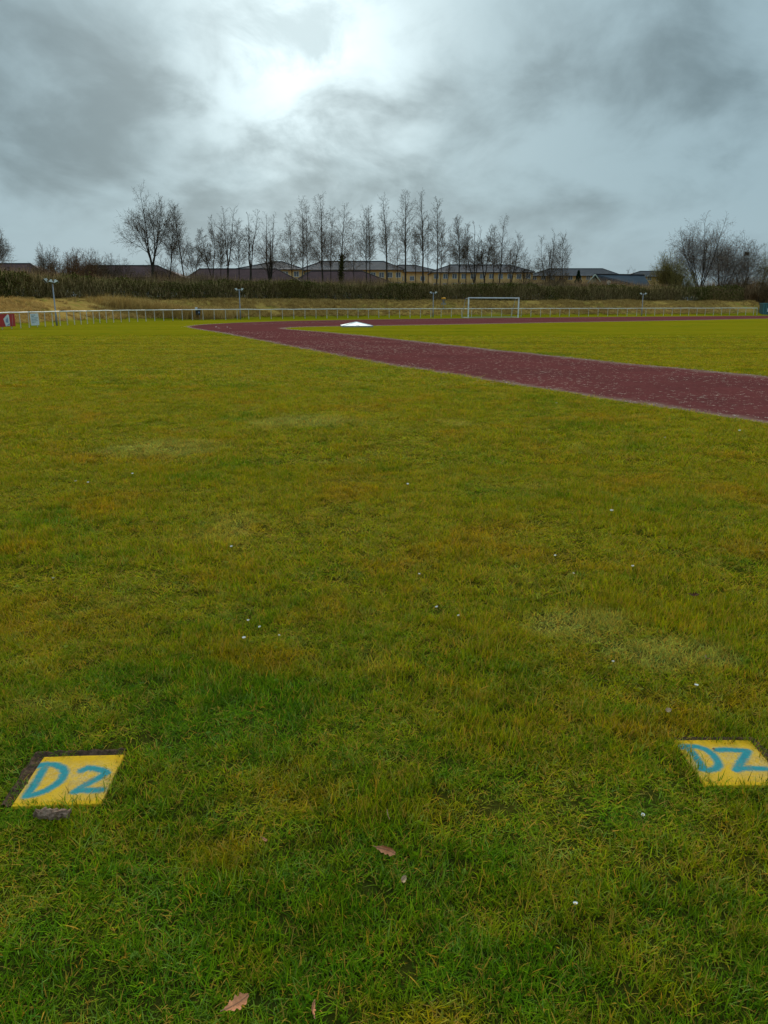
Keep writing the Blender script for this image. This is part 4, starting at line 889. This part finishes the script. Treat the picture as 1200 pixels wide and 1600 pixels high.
# ------------------------------------------------------------------ light posts
def light_post(px, heads, label, H, back=.35):
    # foot just outside the fence in that column
    a = (px - 600) / (FPX * math.cos(TH) + 305 * math.sin(TH)); k = np.arange(HSTART, HEND + 1); x, y = along(k, back); i = int(np.argmin(np.abs(x / y - a) + (y < 50) * 9)); x, y = x[i], y[i]
    rz = math.atan2(-x, y); o = empty('light_post', (x, y, 0), rz)
    MB().tube([(0, 0, -.05), (0, 0, .95), (0, 0, 1.0), (0, 0, H)], [.075, .075, .05, .045], 8).build('pole', M['pole'], o, True)
    w = .42 if heads == 2 else .5
    MB().tube([(-w, 0, H - .05), (w, 0, H - .05)], .032, 6).build('crossarm', M['galv'], o)
    sp = ((-.36, .75), (.36, -.75)) if heads == 2 else ((-.48, .85), (-.10, .25), (.26, -.45))
    for j, (x, tl) in enumerate(sp):
        # flared reflector: narrow at the back, mouth tilted down and outward
        R = Matrix.Rotation(tl, 3, 'Y') @ Matrix.Rotation(math.radians(-28), 3, 'X'); vs = []; c = Vector((x, -.05, H + (.10 if heads == 3 and j == 0 else .0)))
        for z, a, b in ((.15, .07, .06), (.0, .11, .09), (-.13, .18, .14)):
            for sx, sy in ((-1, -1), (1, -1), (1, 1), (-1, 1)): vs.append(c + R @ Vector((sx * a, sy * b, z)))
        hd = MB().add(vs, [(0, 1, 2, 3)] + [(l * 4 + i, l * 4 + (i + 1) % 4, (l + 1) * 4 + (i + 1) % 4, (l + 1) * 4 + i) for l in range(2) for i in range(4)]).build('lamp_head', M['lampwhite'], o)
        q = [c + R @ Vector((sx * .165, sy * .125, -.118)) for sx, sy in ((-1, -1), (1, -1), (1, 1), (-1, 1))]; MB().add(q, [(0, 1, 2, 3)]).build('lens', M['lens'], hd)
        MB().tube([(x * .9, 0, H - .05), tuple(c + R @ Vector((0, .04, .12)))], .022, 5).build('bracket', M['galv'], hd)
    tag(o, label, 'light post', 'light posts along the fence')
light_post(86, 3, 'light post with three pale flared lamps near the notice board', 3.45)
light_post(373, 2, 'light post with two drooping lamps right of the litter bin', 3.35)
light_post(675, 2, 'light post with two lamps left of the orange-topped target', 3.2)
light_post(1002, 2, 'light post with two lamps near the right end of the fence', 3.25)

# ------------------------------------------------------------------ litter bin and notice by the fence
def bin_():
    x, y = float(W(309, 480, 89.9).x), 89.9; o = empty('litter_bin', (x, y, h1(x, y)), .2)
    MB().tube([(.14, .05, -.05), (.14, .05, .75)], .035, 6).build('post', M['galv'], o)
    MB().box((0, 0, .84), (.50, .42, .62), taper=1.12).build('body', M['black'], o); MB().box((0, 0, 1.21), (.62, .52, .08), taper=.9).build('lid', M['black'], o)
    MB().box((0.06, -.235, 1.08), (.30, .03, .10)).build('opening', M['lens'], o); MB().box((.1, -.245, .80), (.13, .012, .16)).build('sticker', M['bluegrey'], o)
    tag(o, 'black litter bin on a post behind the fence', 'bin')
    y = 88.35; x = float(W(306.5, 482, y).x); s = empty('white_notice', (x, y, 0), .3); MB().box((0, 0, 1.22), (.26, .015, .32)).build('sheet', M['white'], s)
    for k, z in enumerate((1.31, 1.26, 1.20, 1.14)): MB().box((-.02, -.011, z), (.16 - .02 * (k % 2), .006, .014)).build('print_line', M['print'], s)
    tag(s, 'small white notice fixed to the fence beside the litter bin', 'sign')
bin_()

# ------------------------------------------------------------------ football goal parked behind the track
def goal():
    a = W(731.5, 494, 102.5); b = W(809.5, 494, 105.2); d = Vector((b.x - a.x, b.y - a.y, 0)); Lw = d.length; rz = math.atan2(d.y, d.x); o = empty('football_goal', (a.x, a.y, 0), rz); Hh = 2.44
    for x in (0, Lw): MB().box((x, 0, Hh / 2), (.13, .13, Hh)).build('goal_post', M['white'], o)
    MB().box((Lw / 2, 0, Hh + .065), (Lw + .13, .13, .13)).build('crossbar', M['white'], o)
    for x in (0, Lw):
        MB().tube([(x, .06, Hh), (x, .85, Hh - .02), (x, 1.75, .06)], .028, 6).build('back_stay', M['galv'], o); MB().tube([(x, .07, .04), (x, 1.78, .04)], .035, 6).build('base_bar', M['galv'], o)
        MB().box((x, -.004, .42), (.145, .145, .07)).build('collar', M['galv'], o)
    MB().tube([(0, 1.78, .04), (Lw, 1.78, .04)], .035, 6).build('rear_bar', M['galv'], o)
    m = MB()
    tag(o, 'white football goal without a net standing beyond the track', 'goal')
goal()

# ------------------------------------------------------------------ throwing target with an orange band and chains, on the bank
def basket():
    D = 113.2; p = W(693, 478, D); z = h1(p.x, p.y); o = empty('chain_basket', (p.x, p.y, z)); k = 1.0
    MB().tube([(0, 0, -.1), (0, 0, 1.62)], .03, 8).build('pole', M['galv'], o)
    def ring(name, r, z0, z1, mat, par=o, n=18):
        m = MB(); vs = [(q * math.cos(6.283 * i / n), q * math.sin(6.283 * i / n), zz) for q, zz in ((r, z0), (r, z1), (r - .02, z1), (r - .02, z0)) for i in range(n)]
        m.add(vs, [(a * n + i, a * n + (i + 1) % n, ((a + 1) % 4) * n + (i + 1) % n, ((a + 1) % 4) * n + i) for a in range(4) for i in range(n)]); return m.build(name, M[mat], par, False)
    band = ring('band', .31, 1.38, 1.60, 'orange'); m = MB(); vs = [(0, 0, 1.62)] + [(.31 * math.cos(6.283 * i / 18), .31 * math.sin(6.283 * i / 18), 1.60) for i in range(18)]; m.add(vs, [(0, i + 1, (i + 1) % 18 + 1) for i in range(18)]); m.build('band_top', M['orange'], band)
    for i in range(14):
        a = 6.283 * i / 14; c, s = math.cos(a), math.sin(a); MB().tube([(.27 * c, .27 * s, 1.38), (.2 * c, .2 * s, 1.12), (.07 * c, .07 * s, .86)], .014, 4).build('chain', M['chain'], o)
    tr = ring('tray_rim', .34, .80, .85, 'chain'); ring('tray_rim', .34, .60, .64, 'chain', tr)
    for i in range(20): a = 6.283 * i / 20; MB().tube([(.33 * math.cos(a), .33 * math.sin(a), .61), (.33 * math.cos(a), .33 * math.sin(a), .84)], .012, 4).build('tray_bar', M['chain'], o)
    MB().tube([(0, 0, .60), (0, 0, .625)], .33, 18).build('tray_floor', M['chain'], o)
    tag(o, 'chain basket target with an orange band on the bank', 'basket')
basket()

# ------------------------------------------------------------------ white cover over the throwing ring
def cover():
    c = G(557, 510.6); o = empty('ring_cover', (c.x, c.y, 0), .12); h = 1.16
    MB().box((0, 0, .035), (2.36, 2.36, .07)).build('base_frame', M['concrete'], o)
    n = 8; V = []
    m = MB(); q = [(-h, -h, .07), (h, -h, .07), (h, h, .07), (-h, h, .07)]; q2 = [(x, y, .105) for x, y, _ in q]
    m.add(q + q2 + [(0, 0, .37)], [(0, 1, 5, 4), (1, 2, 6, 5), (2, 3, 7, 6), (3, 0, 4, 7), (4, 5, 8), (5, 6, 8), (6, 7, 8), (7, 4, 8)]); cv = m.build('lid', M['cover'], o)
    for x, y in ((-h, -h), (h, -h), (h, h), (-h, h)): MB().tube([(x, y, .115), (0, 0, .378)], .016, 5).build('seam', M['rail'], cv)
    MB().tube([(-.1, -h - .02, .09), (-.1, -h - .05, .13), (.1, -h - .05, .13), (.1, -h - .02, .09)], .012, 5).build('handle', M['galv'], o)
    tag(o, 'low white pyramid cover at the inner edge of the track bend', 'cover')
cover()

# ------------------------------------------------------------------ container past the end of the hedge
def container():
    p = W(1207, 470, 136); o = empty('waste_container', (p.x, p.y, h1(p.x, p.y)), -.15); MB().box((0, 0, .9), (3.4, 1.8, 1.8)).build('body', M['teal'], o)
    for i in range(8): MB().box((-1.55 + i * .443, -.93, .85), (.09, .07, 1.5)).build('rib', M['teal2'], o)
    MB().box((0, 0, 1.86), (3.5, 1.9, .12)).build('lid', M['teal2'], o); MB().box((-.45, -.965, .75), (1.0, .012, .55)).build('panel', M['sheet'], o)
    tag(o, 'teal container at the right edge past the end of the hedge', 'container')
container()

# ------------------------------------------------------------------ fallen leaves, bark and daisies on the lawn
def oak_leaf(name, L, curl, roll, mat, loc, rot, label, lobes=True, width=.30):
    n = 36; out = []; r = np.random.default_rng(int(L * 1e4) + 3)
    rows = 17; m = MB(); vs = []
    for i in range(rows):
        t = i / (rows - 1); w = width * L * math.sin(math.pi * min(1, t * .93 + .035)) ** .8 * (.62 + .38 * t)
        if lobes: w *= 1 + .34 * math.sin(t * 4.2 * 2 * math.pi) * (0.4 + .6 * math.sin(math.pi * t)); w = max(w, .012 * L)
        for s in (-1, -.5, 0, .5, 1):
            ww = w * (1 + (.14 * r.normal() if abs(s) == 1 else 0)); x = (t - .5) * L; y = s * ww; a = y / (L * .5) * roll
            z = abs(y) * math.sin(abs(a)) * .9 + curl * L * ((t - .5) ** 2) * 2 + r.normal(0, .006 * L); vs.append((x, y * math.cos(a), z))
    fs = [(i * 5 + k, i * 5 + k + 1, (i + 1) * 5 + k + 1, (i + 1) * 5 + k) for i in range(rows - 1) for k in range(4)]
    o = empty(name, loc); o.rotation_euler = rot
    m.add(vs, fs).build('blade', M[mat], o, False); q = [Vector(vs[i * 5 + 2]) + Vector((0, 0, .0006)) for i in range(rows)]; q[0] = q[0] - Vector((.16 * L, 0, -.01 * L)); MB().tube(q, [.0014] * 4 + [.0009] * (rows - 4), 4).build('midrib', M['vein'], o)
    tag(o, label, 'leaf', 'dead leaves on the lawn')
def spot(px, py, z=.035): return G(px, py, z)
oak_leaf('oak_leaf', .062, .25, .5, 'leaf', spot(370, 1568, .045), (.25, -.15, .55), 'flat lobed brown oak leaf in the grass at the bottom edge')
oak_leaf('oak_leaf', .062, .30, 1.5, 'leaf', spot(604, 1328, .042), (1.0, .1, -.35), 'curled brown oak leaf in the middle, largest of the three in line')
oak_leaf('oak_leaf', .034, .2, 1.1, 'leaf2', spot(605, 1272, .044), (1.1, -.3, 1.75), 'small pale dead leaf standing above the curled oak leaf', False, .2)
oak_leaf('oak_leaf', .034, .4, 1.0, 'leaf2', spot(629, 1375, .036), (.7, .2, 1.2), 'small pale dead leaf below the curled oak leaf', False, .34)
oak_leaf('oak_leaf', .052, .3, 1.9, 'leaf', spot(488, 1578, .040), (.9, .15, 1.65), 'tightly rolled dead leaf right of the flat oak leaf', True, .16)
oak_leaf('oak_leaf', .040, .5, .9, 'leaf2', spot(1042, 1110, .040), (.8, .2, .6), 'pale split leaf above the right yellow slab', True, .3)
oak_leaf('oak_leaf', .060, .4, .9, 'leaf3', spot(1083, 930, .035), (.4, .1, .1), 'dark reddish dead leaf in the grass above the right slab')
oak_leaf('oak_leaf', .012, .4, .9, 'leaf3', G(1115, 1170.5, .013) , (.1, .1, .3), 'tiny dark leaf fragment lying on the right yellow slab', False, .4)
oak_leaf('oak_leaf', .024, .4, 1.2, 'leaf', spot(414, 1312, .030), (.5, .1, -.6), 'small brown leaf half sunk in the grass left of centre', False, .25)
oak_leaf('oak_leaf', .050, .4, 1.2, 'leaf2', spot(1103, 1028, .034), (.8, .1, 1.5), 'narrow tan leaf standing in the grass near a daisy', False, .16)
def bark_piece():
    r = np.random.default_rng(12); c = G(82, 1270, .030); o = None; n, k = 16, 6; V = []
    for i in range(n):
        for j in range(k):
            t = i / (n - 1) - .5; s = j / (k - 1) - .5; w = .026 * (1 - .5 * abs(t) ** 2) * (1 + .25 * r.normal()); V.append((t * .115, s * w * 2 * .6, .010 * (1 - (2 * s) ** 2) + .004 * r.normal()))
    V2 = [(x, y, z - .012) for x, y, z in V]; F = [(i * k + j, (i + 1) * k + j, (i + 1) * k + j + 1, i * k + j + 1) for i in range(n - 1) for j in range(k - 1)]; b = n * k
    F2 = [tuple(q + b for q in f[::-1]) for f in F]; rim = [j for j in range(k)] + [i * k + k - 1 for i in range(1, n)] + [(n - 1) * k + j for j in range(k - 2, -1, -1)] + [i * k for i in range(n - 2, 0, -1)]
    F3 = [(rim[i], rim[(i + 1) % len(rim)], rim[(i + 1) % len(rim)] + b, rim[i] + b) for i in range(len(rim))]
    o = MB().add(V + V2, F + F2 + F3).build('bark_piece', M['wood']); o.location = c; o.rotation_euler = (.12, .05, .06); tag(o, 'flat piece of brown bark at the front edge of the left slab', 'bark')
bark_piece()
def daisy(px, py, label, s=1.0):
    c = G(px, py, .038); o = empty('daisy', (c.x, c.y, 0)); r = np.random.default_rng(int(px * 7 + py)); o.rotation_euler = (r.normal(0, .15), r.normal(0, .15), r.random() * 6.28)
    MB().tube([(0, 0, -.01), (.002, 0, .02), (0, 0, .036)], .0011, 5).build('stem', M['stem'], o)
    m = MB(); n = 13
    for i in range(n):                                   # half-closed petals
        a = 6.283 * i / n; c_, s_ = math.cos(a), math.sin(a); L = .0085 * s; w = .0022 * s; p = lambda u, v, z: (c_ * u - s_ * v, s_ * u + c_ * v, .036 + z)
        m.add([p(.0015, -w * .6, 0), p(.0015, w * .6, 0), p(L * .7, w, .004 * s), p(L * .95, 0, .008 * s), p(L * .7, -w, .004 * s)], [(0, 1, 2, 3, 4)])
    m.build('petals', M['petal'], o); MB().tube([(0, 0, .036), (0, 0, .0395), (0, 0, .0405)], [.0034 * s, .003 * s, .001 * s], 8).build('disc', M['disc'], o)
    tag(o, label, 'daisy', 'daisies in the lawn')
for a in [(1087, 1072, 'white daisy above the right yellow slab, near its far edge', 1.15), (1004, 1268, 'small daisy lower left of the right yellow slab', .8), (900, 1415, 'lowest daisy, near the bottom right', .85),
          (388, 970, 'daisy left of centre, upper left of a group of three', 1.0), (409, 978, 'daisy left of centre, right one of a group of three', .9), (382, 997, 'daisy left of centre, lowest of a group of three', 1.2),
          (434, 992, 'tiny daisy just right of the group of three', .7), (685, 949, 'daisy near the middle, left one of a pair', 1.1), (720, 960, 'daisy near the middle, right one of a pair', .8), (655, 897, 'tiny daisy above the middle pair', .9),
          (990, 885, 'daisy in the right half, upper one of two above the dark leaf', 1.2), (868, 867, 'faint daisy left of the one above the dark leaf', 1.0), (894, 895, 'tiny daisy between the middle pair and the right one', .8), (956, 798, 'bright daisy in the right half of the lawn, far back', 1.7),
          (637, 756, 'far daisy just right of the middle of the lawn', 1.4), (1156, 673, 'bright far daisy by the near edge of the track', 2.0), (870, 630, 'far daisy just in front of the track', 2.0), (119, 752, 'far daisy on the left, left one of two', 1.5),
          (137, 754, 'far daisy on the left, right one of two', 1.3), (207, 740, 'far daisy above and right of the left-hand two', 1.3), (362, 854, 'daisy between the far left ones and the group of three', 1.2), (83, 904, 'lone daisy near the left edge', 1.1),
          (1040, 684, 'far daisy left of the bright one by the track', 1.6), (958, 1034, 'tiny daisy in the pale patch of grass', .8)]: daisy(*a)
